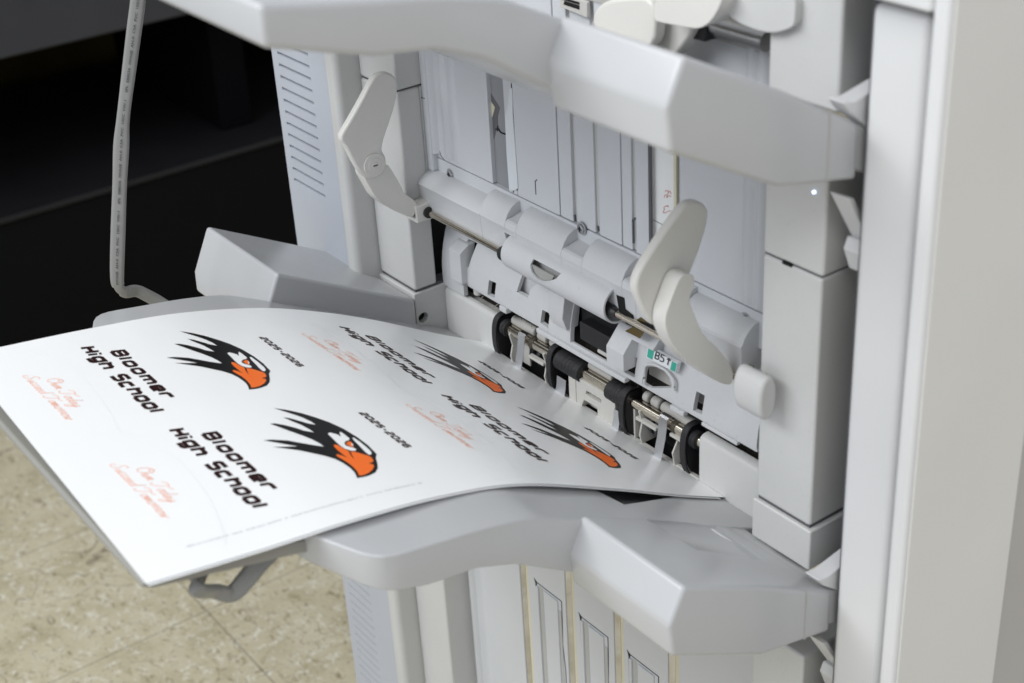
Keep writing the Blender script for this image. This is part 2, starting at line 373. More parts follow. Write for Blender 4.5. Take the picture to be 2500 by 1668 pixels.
# bright strip right of the slot
bm = bmnew(); poly_prism(bm, [at('K7', *p, Y=-.0008) for p in ((640, 60), (665, 60), (672, 330), (700, 700), (722, 1020), (690, 1040), (640, 1040), (615, 700), (598, 330), (628, 240))], (0, .0007, 0))
obj('bright_strip', bm, flat('satin_white_strip', (.66, .69, .72), .25, .0, .6), T)
bm = bmnew(); box(bm, -.3595, -.3512, -.0062, .002, .155, PT); obj('plate_frame', bm, M_body2, T, .0028, 4)
# thin parting lines and small holes on the plate
bm = bmnew()
def line(pts, w, y=-.0003):
    for (a, b) in zip(pts, pts[1:]):
        a = Vector((a[0], 0, a[1])); b = Vector((b[0], 0, b[1])); d = (b - a).normalized(); n = Vector((-d.z, 0, d.x)) * w / 2; e = d * w * .4
        poly_prism(bm, [(p.x, y, p.z) for p in (a - n - e, b - n + e, b + n + e, a + n - e)], (0, .0012, 0))
line([(-.3592, .2200), (-.3540, .2205)], .0006, -.0064)
line([(-.3515, .2210), (-.3492, .2185), (-.3482, .2120), (-.3475, .1745), (-.3455, .1700), (-.3410, .1682)], .0006)
line([(-.2140, .1765), (-.2140, .1872), (-.2118, .1892)], .0009); line([(-.2503 + .0112, .172), (-.2392, .2), (-.2387, .26)], .0005)
line([(-.2440, .169), (-.2425, .1722), (-.2392, .1740)], .0011)
line([(-.1660, .1700), (-.1663, .1735)], .0016); line([(-.1385, .1705), (-.1388, .1735)], .0014); line([(-.0985, .1745), (-.0985, .192), (-.0965, .194)], .0014)
line([(-.0795, .170), (-.0790, .50)], .0026)
obj('parting_line', bm, M_seam, pl)['kind'] = 'stuff'
# right slot: sheet of paper behind with red pen marks, cream edge
bm = bmnew(); box(bm, -.0812, -.045, .0040, .0046, .15, PT); o = obj('slot_backing_sheet', bm, plastic('slot_paper', (.80, .81, .80), .6, .03, .1), T)
bm = bmnew(); box(bm, -.0560, -.0533, .001, .006, .188, PT); obj('cream_edge_strip', bm, M_cream, T)
bm = bmnew(); box(bm, -.0533, -.0494, .003, .009, .188, PT); obj('grey_edge_strip', bm, plastic('grey_edge', (.26, .265, .27), .35), T)
bm = bmnew(); R_ = lambda *p: [at('K7', x, y, Y=.0038) for x, y in p]
tube(bm, R_((2130, 1050), (2150, 1040), (2165, 1060), (2155, 1075), (2175, 1045), (2190, 1075)), .00022, 6)
tube(bm, R_((2125, 1110), (2130, 1085), (2150, 1085), (2150, 1110), (2165, 1090), (2190, 1100)), .00022, 6)
tube(bm, R_((2190, 1235), (2160, 1240), (2130, 1255), (2112, 1245), (2125, 1225), (2120, 1205), (2140, 1190), (2165, 1195), (2150, 1182)), .00022, 6)
split_obj('red_pen_mark', bm, M_red, o)
bm = bmnew(); tube(bm, [at('K7', 2005, 1315, Y=.0038), at('K7', 2165, 1398, Y=.0038)], .0002, 6, n=1); obj('sheet_edge_line', bm, M_seam, o)
# --- screws
def screw(x, z, y=-.0005, r=.0042):
    bm = bmnew(); cyl(bm, (x, y + .001, z), r * 1.25, (0, -1, 0), .0008, 24); o = obj('screw_boss', bm, plastic('screw_recess', (.30, .31, .32), .4), T)
    bm = bmnew(); cyl(bm, (x, y, z), r * .9, (0, -1, 0), .0014, 24, r * .75); s = obj('screw', bm, metal('screw_steel', (.55, .56, .6), .25), T, .0003)
    bm = bmnew(); box(bm, x - r * .5, x + r * .5, y - .0016, y - .0012, z - .0005, z + .0005); box(bm, x - .0005, x + .0005, y - .0017, y - .0012, z - r * .5, z + r * .5)
    obj('screw_slot', bm, M_black, s)
screw(-.3335, .1572); screw(-.1565, .1668, -.002); screw(.0173, .1572)

# --- paper guide flap (upper shell, band, curved skirt)
up = [(0.002, .1645), (-.004, .1640), (-.009, .1612), (-.0132, .1570), (-.016, .1515), (-.0175, .1465), (-.0168, .1448), (-.0158, .1245), (-.013, .1235), (.004, .1235), (.004, .160)]
lo = [(0.002, .1560), (-.005, .1555), (-.010, .1535), (-.015, .1500), (-.0178, .1465), (-.0168, .1448), (-.0158, .1245), (-.013, .1235), (.004, .1235), (.004, .150)]
lowp = [(0.002, .1560), (-.004, .1548), (-.0090, .1532), (-.0140, .1528), (-.0160, .1515), (-.0175, .1465), (-.0168, .1448), (-.0158, .1245), (-.013, .1235), (.004, .1235), (.004, .150)]
bm = bmnew()
def hull(x0, x1, pr): exX(bm, pr, x0, x1)
hull(-.3595, -.2688, lo)
for a, b in ((-.2688, -.2352), (-.2205, -.1632), (-.1385, -.0925), (-.078, -.030)): hull(a + .0001, b - .0001, up)
for a, b in ((-.2352, -.2205), (-.1632, -.1385), (-.0925, -.078)): hull(a, b, lowp)
hull(-.030, .030, [(y * 1.0, z - .004 if z > .147 else z) for y, z in up])
flap = obj('guide_flap', bm, M_guide, T, .0006, 2)
cb = bmnew(); poly_prism(cb, [at('K1', *p, Y=-.02) for p in ((1160, 270), (1285, 325), (1262, 385), (1215, 420))], (0, .05, 0)); cut(flap, cb)
# half-round roller cover over the shaft
bm = bmnew()
def shell(x0, x1, c, r, a0, a1, th, n=28):
    A = [(c[0] + r * math.cos(a0 + (a1 - a0) * i / n), c[1] + r * math.sin(a0 + (a1 - a0) * i / n)) for i in range(n + 1)]
    B = [(c[0] + (r - th) * math.cos(a0 + (a1 - a0) * i / n), c[1] + (r - th) * math.sin(a0 + (a1 - a0) * i / n)) for i in range(n + 1)]
    exX(bm, A + B[::-1], x0, x1)
RC = (-.0115, .1268)
shell(-.229, -.102, RC, .0152, math.radians(98), math.radians(318), .0016)
cover = obj('roller_cover', bm, M_guide, flap, .0004, 2)
cb = bmnew(); mo = [(1490, 622), (1840, 808), (1815, 860), (1730, 890), (1650, 893), (1580, 862), (1515, 780), (1485, 690)]
poly_prism(cb, [at('K1', *p, Y=-.030) for p in mo], (0, .0215, 0)); cut(cover, cb)
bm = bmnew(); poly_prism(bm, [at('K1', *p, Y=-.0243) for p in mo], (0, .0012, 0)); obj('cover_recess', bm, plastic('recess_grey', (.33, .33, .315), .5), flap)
# skirt
sk = [(.0150, .1235), (.0105, .1040), (.0068, .0940), (.0040, .0840), (.0020, .0750), (.0008, .0660), (.0004, .0590)]
bm = bmnew()
def skirt(x0, x1, extra=()):
    p = sk + list(extra); th = .004
    exX(bm, p + [(y + th, z) for y, z in p[::-1]], x0, x1)
skirt(-.3600, -.3278, [(.0006, .0440)]); skirt(-.3276, -.1785); skirt(-.1206, .0300)
skirt_o = obj('guide_skirt', bm, M_guide, T, .0005, 2)
cb = bmnew()
def cutpoly(f, pts, y0=-.01, d=.03): poly_prism(cb, [at(f, *p, Y=y0 if not isinstance(y0, tuple) else y0[0]) for p in pts], (0, d, 0))
def cutat(f, pts, y, y0, d):
    P_ = [at(f, *p, Y=y) for p in pts]; poly_prism(cb, [(p.x, y0, p.z) for p in P_], (0, d, 0))
cutat('K1', ((1005, 860), (1095, 900), (1092, 1085), (1000, 1040)), .001, -.01, .03)
cutat('K1', ((1685, 1240), (1780, 1290), (1778, 1475), (1675, 1400)), .001, -.01, .03)
cutat('K3', ((1145, 330), (1262, 395), (1250, 650), (1120, 590)), .001, -.01, .03)
cutat('K1', ((1405, 795), (1590, 885), (1580, 935), (1530, 985), (1525, 1080), (1380, 1005)), .0035, -.01, .04)
cutat('K1', ((725, 340), (838, 395), (800, 680), (690, 620), (700, 480)), .006, -.01, .04)
cutat('K4', ((790, 1160), (915, 1225), (905, 1470), (775, 1400)), .002, -.01, .03)
cutat('K4', ((1035, 1330), (1150, 1345), (1260, 1400), (1330, 1480), (1365, 1568), (1360, 1600), (1000, 1600), (1010, 1400)), .002, -.01, .018)
cut(skirt_o, cb)
# lit floors of the moulded pockets
bm = bmnew(); box(bm, -.262, -.226, .0105, .0120, .066, .102); obj('pocket_floor', bm, M_guide, skirt_o)
bm = bmnew(); box(bm, -.310, -.276, .0150, .0165, .078, .128); obj('pocket_floor', bm, M_guide, skirt_o)
bm = bmnew(); poly_prism(bm, [(-.100, .0150, .058), (-.100, .0150, .096), (-.030, .0150, .096), (-.030, .0150, .058)], (0, .0015, 0)); obj('pocket_floor', bm, M_white, skirt_o)
# shaped blocks on the skirt
bm = bmnew(); exX(bm, [(-.0050, .0590), (-.0050, .0885), (.0045, .0945), (.012, .0945), (.004, .0590)], -.3385, -.3215); obj('guide_block', bm, M_guide, T, .0008, 2)
bm = bmnew(); exX(bm, [(-.0100, .0690), (-.0100, .0840), (.004, .1000), (.014, .1000), (.006, .0690)], -.1208, -.1006); obj('guide_block', bm, M_guide, T, .0008, 2)
bm = bmnew(); exX(bm, [(-.0035, .0960), (.0065, .1060), (.012, .1040), (.006, .0900)], -.1006, -.0745); obj('guide_ledge', bm, M_guide, T, .0005, 2)
bm = bmnew(); exX(bm, [(-.006, .0820), (-.003, .1000), (.006, .1100), (.016, .1080), (.010, .0700), (-.002, .0700)], -.1985, -.1795); obj('guide_block', bm, M_guide, T, .0008, 2)
bm = bmnew(); box(bm, -.36, .03, .0012, .0042, .0555, .0592); box(bm, -.272, -.262, -.002, .004, .0525, .0575); box(bm, -.2215, -.11, -.0015, .0042, .0515, .0556)
box(bm, -.059, -.044, -.001, .004, .0515, .0556); box(bm, -.026, .011, .0, .004, .0525, .0556)
split_obj('skirt_lip', bm, M_guide, T, .0008, 2)
# wire-loop outline of the arched opening
bm = bmnew(); tube(bm, [(p.x, -.0007, p.z) for p in [at('K4', *q, Y=-.0007) for q in ((1012, 1568), (1010, 1400), (1030, 1320), (1090, 1305), (1180, 1325), (1290, 1390), (1360, 1470), (1392, 1540), (1395, 1640))]], .0011, 8)
obj('arch_rim', bm, M_guide, T)
# size label
yl = -.0015; P_ = [at('K4', *p, Y=yl) for p in ((1052, 1090), (1430, 1295), (1405, 1410), (1033, 1215))]
bm = bmnew(); poly_prism(bm, [(p.x, yl, p.z) for p in P_], (0, .004, 0), 0)
def quad(pts, y, mi, d=.0004):
    P2 = [at('K4', *p, Y=yl) for p in pts]; poly_prism(bm, [(p.x, y, p.z) for p in P2], (0, d, 0), mi)
quad(((1064, 1098), (1136, 1137), (1112, 1245), (1046, 1208)), yl - .0003, 1); quad(((1365, 1266), (1424, 1298), (1402, 1400), (1342, 1370)), yl - .0003, 1)
A0 = at('K4', 1148, 1225, Y=yl); AX = (at('K4', 1335, 1322, Y=yl) - A0); AZ = (at('K4', 1168, 1140, Y=yl) - A0)
def lst(pts, w=.0008):
    for a, b in zip(pts, pts[1:]):
        a = A0 + AX * a[0] + AZ * a[1]; b = A0 + AX * b[0] + AZ * b[1]; d = (b - a).normalized(); n = Vector((-d.z, 0, d.x)) * w / 2
        poly_prism(bm, [(p.x, yl - .0006, p.z) for p in (a - n, b - n, b + n, a + n)], (0, .0004, 0), 2)
lst([(.0, 0), (0, 1), (.17, .98), (.22, .85), (.2, .62), (.14, .52), (0, .52)]); lst([(.14, .52), (.22, .42), (.25, .22), (.2, .05), (0, 0)])
lst([(.55, 1), (.36, 1), (.34, .6), (.46, .62), (.56, .5), (.57, .2), (.48, .02), (.33, .02)])
lst([(.87, 0), (.87, .95)]); lst([(.76, .68), (.87, .98), (.98, .68)])
obj('size_label', bm, [M_lab, M_teal, M_ink], T, label='small white and teal label reading B5 with an up arrow')
# motor / solenoid cavity
bm = bmnew(); box(bm, -.1778, -.1215, .012, .03, .058, .12); obj('solenoid', bm, M_black, T, .001)
bm = bmnew(); box(bm, -.168, -.127, .002, .012, .066, .082); obj('solenoid_cover', bm, M_black, T, .001)
bm = bmnew(); box(bm, -.150, -.131, .004, .0125, .0600, .0640); obj('solenoid_base', bm, M_white, T, .0018)
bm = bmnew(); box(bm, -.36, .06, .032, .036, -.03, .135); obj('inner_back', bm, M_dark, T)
for q in (((760, 880), (880, 815), (1010, 880), (950, 975)), ((905, 740), (960, 705), (1090, 800), (1060, 850))):
    bm = bmnew(); P_ = [at('K4', *p, Y=-.0085 if q[0][0] == 760 else -.0165) for p in q]; poly_prism(bm, P_, (0, .001, 0)); obj('coil_winding', bm, M_amber, T)
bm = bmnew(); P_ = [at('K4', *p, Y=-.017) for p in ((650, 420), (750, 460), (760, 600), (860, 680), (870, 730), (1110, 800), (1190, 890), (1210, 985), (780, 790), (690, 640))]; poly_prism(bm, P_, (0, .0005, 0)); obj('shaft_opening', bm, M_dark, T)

# --- sensor shaft with bushings
RZ = .1235; RY = -.0185
bm = bmnew(); cyl(bm, (-.346, RY, .1245), .0025, (1, 0, -.002), .375, 20); obj('sensor_shaft', bm, M_steel, T)
bm = bmnew(); cyl(bm, (-.2405, RY, .1243), .0040, (1, 0, 0), .004, 20, .0065); cyl(bm, (-.2365, RY, .1243), .0065, (1, 0, 0), .008, 20); cyl(bm, (-.112, RY, .1240), .0048, (1, 0, 0), .012, 20); cyl(bm, (-.100, RY, .1240), .0045, (1, 0, 0), .004, 20, .003)
split_obj('bushing', bm, M_black, T, .0003)

# --- paper height sensor arms
def arm(px_fn, x0, w, pts, bev, parent, name='paddle'):
    bm = bmnew(); P_ = [px_fn(*p) for p in pts]; poly_prism(bm, [(x0, p.y, p.z) for p in P_], (w, 0, 0)); return obj(name, bm, M_arm, parent, bev, 4)
def rounded(pts, n=3, fr=.45):
    """round each corner over a fraction of its edges"""
    out = []; m = len(pts)
    for i in range(m):
        a = Vector(pts[i - 1]); b = Vector(pts[i]); c = Vector(pts[(i + 1) % m])
        p0 = b + (a - b) * fr; p1 = b + (c - b) * fr
        for k in range(n + 1):
            t = k / n; p = p0 * (1 - t) ** 2 + b * 2 * t * (1 - t) + p1 * t * t; out.append((p.x, p.y))
    return out
def sensor_arm(name_pts, X0, side, lower, XL, f):
    root = T
    a = arm(lambda x, y: at(f, x, y, X=X0), X0, side * .0075, rounded(name_pts, 4), .0022, T, 'sensor_paddle')
    l = arm(lambda x, y: at(f, x, y, X=XL), XL, side * .013, rounded(lower, 4), .0018, T, 'sensor_arm')
    return a, l
aL, lL = sensor_arm([(300, 262), (360, 242), (410, 262), (436, 310), (432, 390), (405, 500), (328, 720), (362, 765), (366, 830), (330, 890), (265, 910), (212, 885), (160, 800), (112, 700), (84, 668), (86, 630), (130, 560), (210, 420), (265, 310)],
           -.343, -1, [(200, 850), (300, 860), (372, 812), (385, 830), (452, 940), (468, 990), (540, 1035), (560, 1070), (530, 1145), (480, 1130), (390, 1090), (300, 1030), (262, 960)], -.3475, 'A')
pv = at('A', 285, 815, X=-.343)
bm = bmnew(); cyl(bm, (-.343, pv.y, pv.z), .0098, (1, 0, 0), .0016, 40); cyl(bm, (-.3414, pv.y, pv.z), .0062, (1, 0, 0), .0006, 32); cyl(bm, (-.3408, pv.y, pv.z), .0030, (1, 0, 0), .0005, 24); obj('pivot_disc', bm, M_arm, aL, .0004, 2)
bm = bmnew(); box(bm, -.3403, -.3400, pv.y - .002, pv.y + .002, pv.z - .0006, pv.z + .0006); obj('pivot_slot', bm, M_seam, aL)
# clip around the shaft
bm = bmnew(); box(bm, -.360, -.345, -.030, -.012, .117, .133); cl = obj('shaft_clip', bm, M_arm, T, .0015)
cb = bmnew(); box(cb, -.3575, -.3475, -.034, -.020, .1215, .1285); cut(cl, cb)
bm = bmnew(); cyl(bm, (-.3452, RY, .1245), .0048, (1, 0, 0), .003, 24); split_obj('bushing', bm, M_black, T)
aR, lR = sensor_arm([(440, 105), (490, 68), (550, 62), (608, 95), (628, 150), (612, 250), (560, 420), (500, 570), (440, 720), (330, 880), (232, 990), (150, 850), (100, 730), (96, 660), (120, 580), (210, 430), (340, 240)],
           .006, .8, [(400, 640), (445, 590), (500, 590), (525, 615), (518, 680), (478, 770), (520, 880), (580, 1030), (690, 1120), (805, 1280), (790, 1385), (730, 1385), (600, 1320), (405, 1170), (330, 1050), (306, 960), (312, 880), (345, 790)], .030, -1, 'K5') if False else (None, None)
pR = [(440, 105), (490, 68), (550, 62), (608, 95), (628, 150), (612, 250), (560, 420), (500, 570), (440, 720), (330, 880), (232, 990), (150, 850), (100, 730), (96, 660), (120, 580), (210, 430), (340, 240)]
arm(lambda x, y: at('K5', x, y, X=.015), .015, -.0075, rounded(pR, 4), .0024, T, 'sensor_paddle')
lRp = [(400, 640), (445, 590), (500, 590), (525, 615), (518, 680), (478, 770), (520, 880), (580, 1030), (690, 1120), (805, 1280), (795, 1390), (730, 1390), (600, 1320), (405, 1170), (330, 1050), (306, 960), (312, 880), (345, 790)]
arm(lambda x, y: at('K5', x, y, X=.028), .028, -.0125, rounded(lRp, 4), .0024, T, 'sensor_arm')
# joint piece, rod end and knob in front of the near post
bm = bmnew(); P_ = [at('K5', *p, Y=-.012) for p in ((780, 1390), (830, 1280), (862, 1290), (830, 1415))]; poly_prism(bm, P_, (0, .008, 0)); obj('arm_link', bm, M_arm, T, .0006, 2)
bm = bmnew(); P_ = [at('K5', *p, Y=-.006) for p in ((733, 1140), (910, 1225), (870, 1280), (770, 1230))]; poly_prism(bm, P_, (0, .001, 0)); obj('link_opening', bm, flat('link_grey', (.12, .12, .115), .5), T)
bm = bmnew(); cyl(bm, at('K5', 780, 1200, Y=-.010), .0026, (1, 0, 0), .02, 18); obj('link_pin', bm, M_steel, T)
kp = [(878, 1240), (940, 1232), (1062, 1295), (1072, 1330), (1068, 1540), (1040, 1590), (1000, 1592), (930, 1560), (870, 1480), (848, 1400), (848, 1300)]
bm = bmnew(); k0 = at('K5', 850, 1390, Y=-.045); k1 = at('K5', 1000, 1440, Y=-.045)
prof = []
for i in range(28):
    a = 2 * PI * i / 28; prof.append((k0.y + .0078 * math.cos(a), k0.z + .0005 + .0158 * math.copysign(abs(math.sin(a)) ** .85, math.sin(a))))
exX(bm, prof, .0585, .0840); obj('knob', bm, M_body, T, .003, 4)

# --- housing lower covers
cov = [(0.0, -.05), (0.0, .0372), (.0010, .0402), (.0035, .0418), (.0075, .0420), (.0075, -.05)]
bm = bmnew(); exX(bm, cov, -.3585, -.2835); obj('exit_cover', bm, M_body, T, .0012, 2)
bm = bmnew(); exX(bm, [(y * 1.3, z + .0015 if z > 0 else z) for y, z in cov], -.0285, .0600); obj('exit_cover', bm, M_body, T, .0015, 2)
bm = bmnew(); box(bm, -.3600, -.2870, .0080, .028, .0360, .0385); obj('exit_ledge', bm, M_white, T, .001)
bm = bmnew(); cyl(bm, (-.3165, .008, .048), .0042, (0, 0, 1), .013, 18); obj('guide_pin', bm, M_white, T, .0006)
bm = bmnew(); box(bm, .034, .0595, -.002, .01, .0440, .0520); obj('cover_clip', bm, M_white, T, .0008)
# --- lip and white frames below the rollers
bm = bmnew(); exX(bm, [(-.0012, -.02), (-.0012, .0025), (.001, .0040), (.0045, .0036), (.0045, -.02)], -.2835, -.0285); obj('exit_lip', bm, M_white, T, .0004, 2)
bm = bmnew()
def rib(x0, x1, prof): exX(bm, prof, x0, x1)
for x in (-.2625, -.2155, -.0955): 
    rib(x, x + .0018, [(.0015, .0035), (-.0005, .012), (.002, .022), (-.001, .0335), (.006, .036), (.018, .034), (.018, .0035)])
rib(-.2607, -.2475, [(.004, .0335), (.004, .0365), (.010, .0365), (.010, .0335)])
rib(-.1145, -.1128, [(-.001, .0035), (-.001, .0300), (.016, .033), (.016, .0035)]); rib(-.1040, -.1025, [(.002, .0035), (.002, .0325), (.016, .033), (.016, .0035)])
rib(-.1128, -.1040, [(.006, .0035), (.006, .0290), (.009, .0290), (.009, .0035)])
for (a, b, zz) in ((-.2360, -.2155, .0215), (-.0990, -.0755, .0240), (-.0600, -.0400, .0275)):
    rib(a, b, [(-.0005, zz), (-.0005, zz + .0026), (.004, zz + .0026), (.004, zz)])
rib(-.0560, -.0545, [(.0, .0035), (-.002, .015), (.003, .024), (.018, .024), (.018, .0035)]); rib(-.0440, -.0410, [(.0, .0035), (.0, .026), (.018, .026), (.018, .0035)])
rib(-.0545, -.0440, [(.008, .0035), (.008, .0245), (.010, .0245), (.010, .0035)])
rib(-.2480, -.2607, [(.010, .0035), (.010, .033), (.012, .033), (.012, .0035)])
split_obj('roller_frame', bm, M_white, T, .0004, 2)
bm = bmnew(); box(bm, -.1815, -.1240, .0, .010, .0035, .0300); box(bm, -.1815, -.1725, -.0008, .012, .0035, .0315); cf = obj('centre_frame', bm, M_white, T, .0005, 2)
cb = bmnew()
for q in (((1345, 1245), (1555, 1370), (1550, 1430), (1380, 1330), (1330, 1290)), ((1310, 1375), (1500, 1490), (1500, 1640), (1262, 1500))):
    P_ = [at('K2', *p, Y=0) for p in q]; poly_prism(cb, [(p.x, -.004, p.z) for p in P_], (0, .0115, 0))
cut(cf, cb)
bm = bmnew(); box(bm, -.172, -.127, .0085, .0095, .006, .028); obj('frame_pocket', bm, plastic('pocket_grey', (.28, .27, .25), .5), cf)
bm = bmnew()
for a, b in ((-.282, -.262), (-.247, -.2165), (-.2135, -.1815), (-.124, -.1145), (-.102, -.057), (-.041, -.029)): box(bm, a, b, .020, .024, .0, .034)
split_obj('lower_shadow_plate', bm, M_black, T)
# dark cams seen between the frames
bm = bmnew()
for x in (-.241, -.232, -.0905, -.0835): cyl(bm, (x, .013, .020), .009, (1, 0, 0), .004, 24)
split_obj('paddle_cam', bm, plastic('dark_cam', (.03, .032, .038), .35), T, .0005)
# --- roller shaft, rubber rollers and ribbed belts
SY, SZ = .0055, .0335
bm = bmnew(); cyl(bm, (-.285, SY, SZ), .0047, (1, 0, 0), .262, 28); obj('roller_shaft', bm, M_steel, T)
bm = bmnew(); cyl(bm, (-.2370, SY, SZ), .0052, (1, 0, 0), .0055, 24); cyl(bm, (-.0605, SY, SZ), .0052, (1, 0, 0), .0045, 24); split_obj('shaft_collar', bm, plastic('brown_collar', (.06, .05, .035), .4), T, .0004)
def roller(x0, x1, r=.0086):
    bm = bmnew(); cyl(bm, (x0, SY, SZ), r, (1, 0, 0), x1 - x0, 36)
    for k in range(4): cyl(bm, (x0 + (x1 - x0) * (.35 + .14 * k), SY, SZ), r + .00025, (1, 0, 0), .0006, 36)
    return obj('rubber_roller', bm, M_rubber, T, .0007)
roller(-.1985, -.1680); roller(-.1340, -.1105)
roller(-.2745, -.2680, .0072); roller(-.0385, -.0330, .0070)
for q in range(0): pass
def belt(xc, w=.0058, bulge=0.0):
    path = [(.018, .0395), (.0125, .0425), (.006, .0437), (.0008, .0418), (-.0020, .0365), (-.0030, .0290), (-.0030, .0200), (-.0018, .0120), (.0010, .0050), (.004, .0020)]
    pp = smooth_path([Vector((y - bulge, z)) for y, z in path], 5)
    bm = bmnew(); band(bm, pp, xc - w / 2, xc + w / 2, -.0014)
    o = obj('ribbed_belt', bm, M_rubber, T, .0002, 1)
    cb_ = bmnew(); exX(cb_, [(p.x + .0016, min(p.y, .0420)) for p in pp[3:-4]] + [(.018, .006)], xc - w * .46, xc + w * .46); obj('belt_core', cb_, M_black, o)
    # moulded marks along the belt
    bm = bmnew(); acc = 0
    for i in range(8, len(pp) - 8, 2):
        if random.random() < .22: continue
        p = pp[i]; t = (pp[i + 1] - pp[i - 1]).normalized(); n = Vector((-t.y, t.x)) * .0002
        if n.x > 0: n = -n
        ww = random.uniform(.0012, .0022); xx = xc + random.uniform(-.0006, .0006); hh = random.uniform(.00015, .00035)
        q = [(xx - ww, p.x + n.x - t.x * hh, p.y + n.y - t.y * hh), (xx + ww, p.x + n.x - t.x * hh, p.y + n.y - t.y * hh), (xx + ww, p.x + n.x + t.x * hh, p.y + n.y + t.y * hh), (xx - ww, p.x + n.x + t.x * hh, p.y + n.y + t.y * hh)]
        poly_prism(bm, q, (0, n.x * .5, n.y * .5))
    obj('belt_marks', bm, flat('mark_grey', (.5, .5, .5), .6), o)
for x in (-.2790, -.2035, -.1120, -.0415): belt(x)
# grey idler rollers above the shaft
for a, b in ((-.2690, -.2370), (-.2330, -.2205), (-.2165, -.2075), (-.1660, -.1360), (-.1000, -.0935), (-.0905, -.0810), (-.0790, -.0440)):
    bm = bmnew(); cyl(bm, (a, .0108, .0408), .0043, (1, 0, 0), b - a, 22); obj('idler_roller', bm, plastic('idler_grey', (.42, .41, .39), .4, dust=.4), T, .0018, 3)
# aluminium discharge strips
def strip(x0, x1, ztop, wrap=True, yo=-.0078):
    pts = ([(.004, ztop + .0008), (.0005, ztop + .0008)] if wrap else []) + [(-.0012, ztop - .0005), (-.0012 + (yo + .0012) * .35, ztop - (ztop - .004) * .45), (yo, .0075), (yo - .001, .002)]
    bm = bmnew(); band(bm, [Vector(p) for p in pts], x0, x1, .0005); obj('metal_strip', bm, M_alu, T, .0001, 1)
strip(-.2476, -.2384, .0408); strip(-.0703, -.0614, .0414); strip(-.1962, -.1845, .0222, False, -.0035); strip(-.1240, -.1165, .0232, False, -.0035)
# brush
bm = bmnew()
for i in range(520):
    x = random.uniform(-.312, .028); l = random.uniform(.003, .0095); dx = random.gauss(0, .0022); y = random.uniform(.006, .012)
    w = .00012; poly_prism(bm, [(x - w, y, .0575), (x + w, y, .0575), (x + w + dx, y - .002, .0575 - l), (x - w + dx, y - .002, .0575 - l)], (0, .0002, 0))
br = obj('static_brush', bm, flat('brush_fibre', (.03, .024, .016), .5), T); br['kind'] = 'stuff'
bm = bmnew(); box(bm, -.355, .058, .0155, .019, .036, .0620); obj('brush_holder', bm, flat('brush_holder_dark', (.012, .010, .008), .7), T)
bm = bmnew()
for q in (((935, 1065), (870, 1155)), ((1130, 1160), (1070, 1210)), ((1225, 1200), (1180, 1240))):
    a = at('K1', *q[0], Y=.004); b = at('K1', *q[1], Y=.010); tube(bm, [a, b], .00035, 6, n=1)
split_obj('loose_bristle', bm, flat('pale_fibre', (.35, .34, .3), .5), br)

# --- lower bay back plate with chrome rails and inset panels
bm = bmnew()
rails = (-.2700, -.2010, -.1338, -.0640)
xs = [-.359]; 
for r in rails: xs += [r, r + .0135]
xs.append(.060)
for i in range(0, len(xs), 2): box(bm, xs[i], xs[i + 1], 0, .006, Z0, -.01)
lpb = obj('lower_bay_plate', bm, M_body2, T, .0006, 2)
for r in rails:
    bm = bmnew(); box(bm, r - .0005, r + .0086, .0010, .0016, Z0, -.012); o = obj('chrome_rail', bm, M_mirror, T)
    bm = bmnew(); poly_prism(bm, [(r + .0087, .0012, Z0), (r + .0136, .0002, Z0), (r + .0136, .0030, Z0)], (0, 0, -.012 - Z0)); obj('cream_edge_strip', bm, M_cream, T)
for k, x0 in enumerate((-.2450, -.1800, -.1140)):
    x1 = x0 + .0385; zt = -.2185
    bm = bmnew(); line([(x0, zt), (x0 + .0385, zt)], .0009); line([(x1, zt), (x1, zt - .02), (x1 - .0012, zt - .05), (x1 + .0015, zt - .08), (x1 + .001, zt - .3)], .0010)
    line([(x0 + .0006, zt - .001), (x0 + .0012, zt - .1), (x0 + .0030, zt - .14)], .0014); poly_prism(bm, [(x0 - .002, -.0003, zt + .003), (x0 + .0025, -.0003, zt + .0005), (x0 + .0015, -.0003, zt - .007)], (0, .001, 0))
    split_obj('panel_gap', bm, M_seam, lpb)
    bm = bmnew(); box(bm, x0 + .0055, x0 + .0110, -.0002, .001, zt - .4, zt - .002); box(bm, x1 - .004, x1 - .001, -.0004, .001, zt - .4, zt - .012)
    split_obj('panel_shade_rib', bm, plastic('panel_rib_plastic', (.43, .43, .42), .4), lpb)
    bm = bmnew(); box(bm, x0 + .013, x1 - .005, -.0015, .002, zt - .4, zt - .0025); box(bm, x0 + .0018, x0 + .0052, -.0020, .002, zt - .4, zt - .003); split_obj('inset_panel', bm, M_body2, lpb, .0008, 2)
bm = bmnew(); poly_prism(bm, [at('K8', *p, Y=.0040) for p in ((268, 1060), (285, 1020), (305, 1070), (335, 1560), (290, 1440))], (0, .0004, 0)); obj('rail_hole', bm, flat('rail_dark', (.04, .04, .045), .3), T)
bm = bmnew(); flute(-.352, .010, .0040, Z0, -.03); flute(-.335, .014, .0010, Z0, -.03); split_obj('flute', bm, M_body2, lpb)

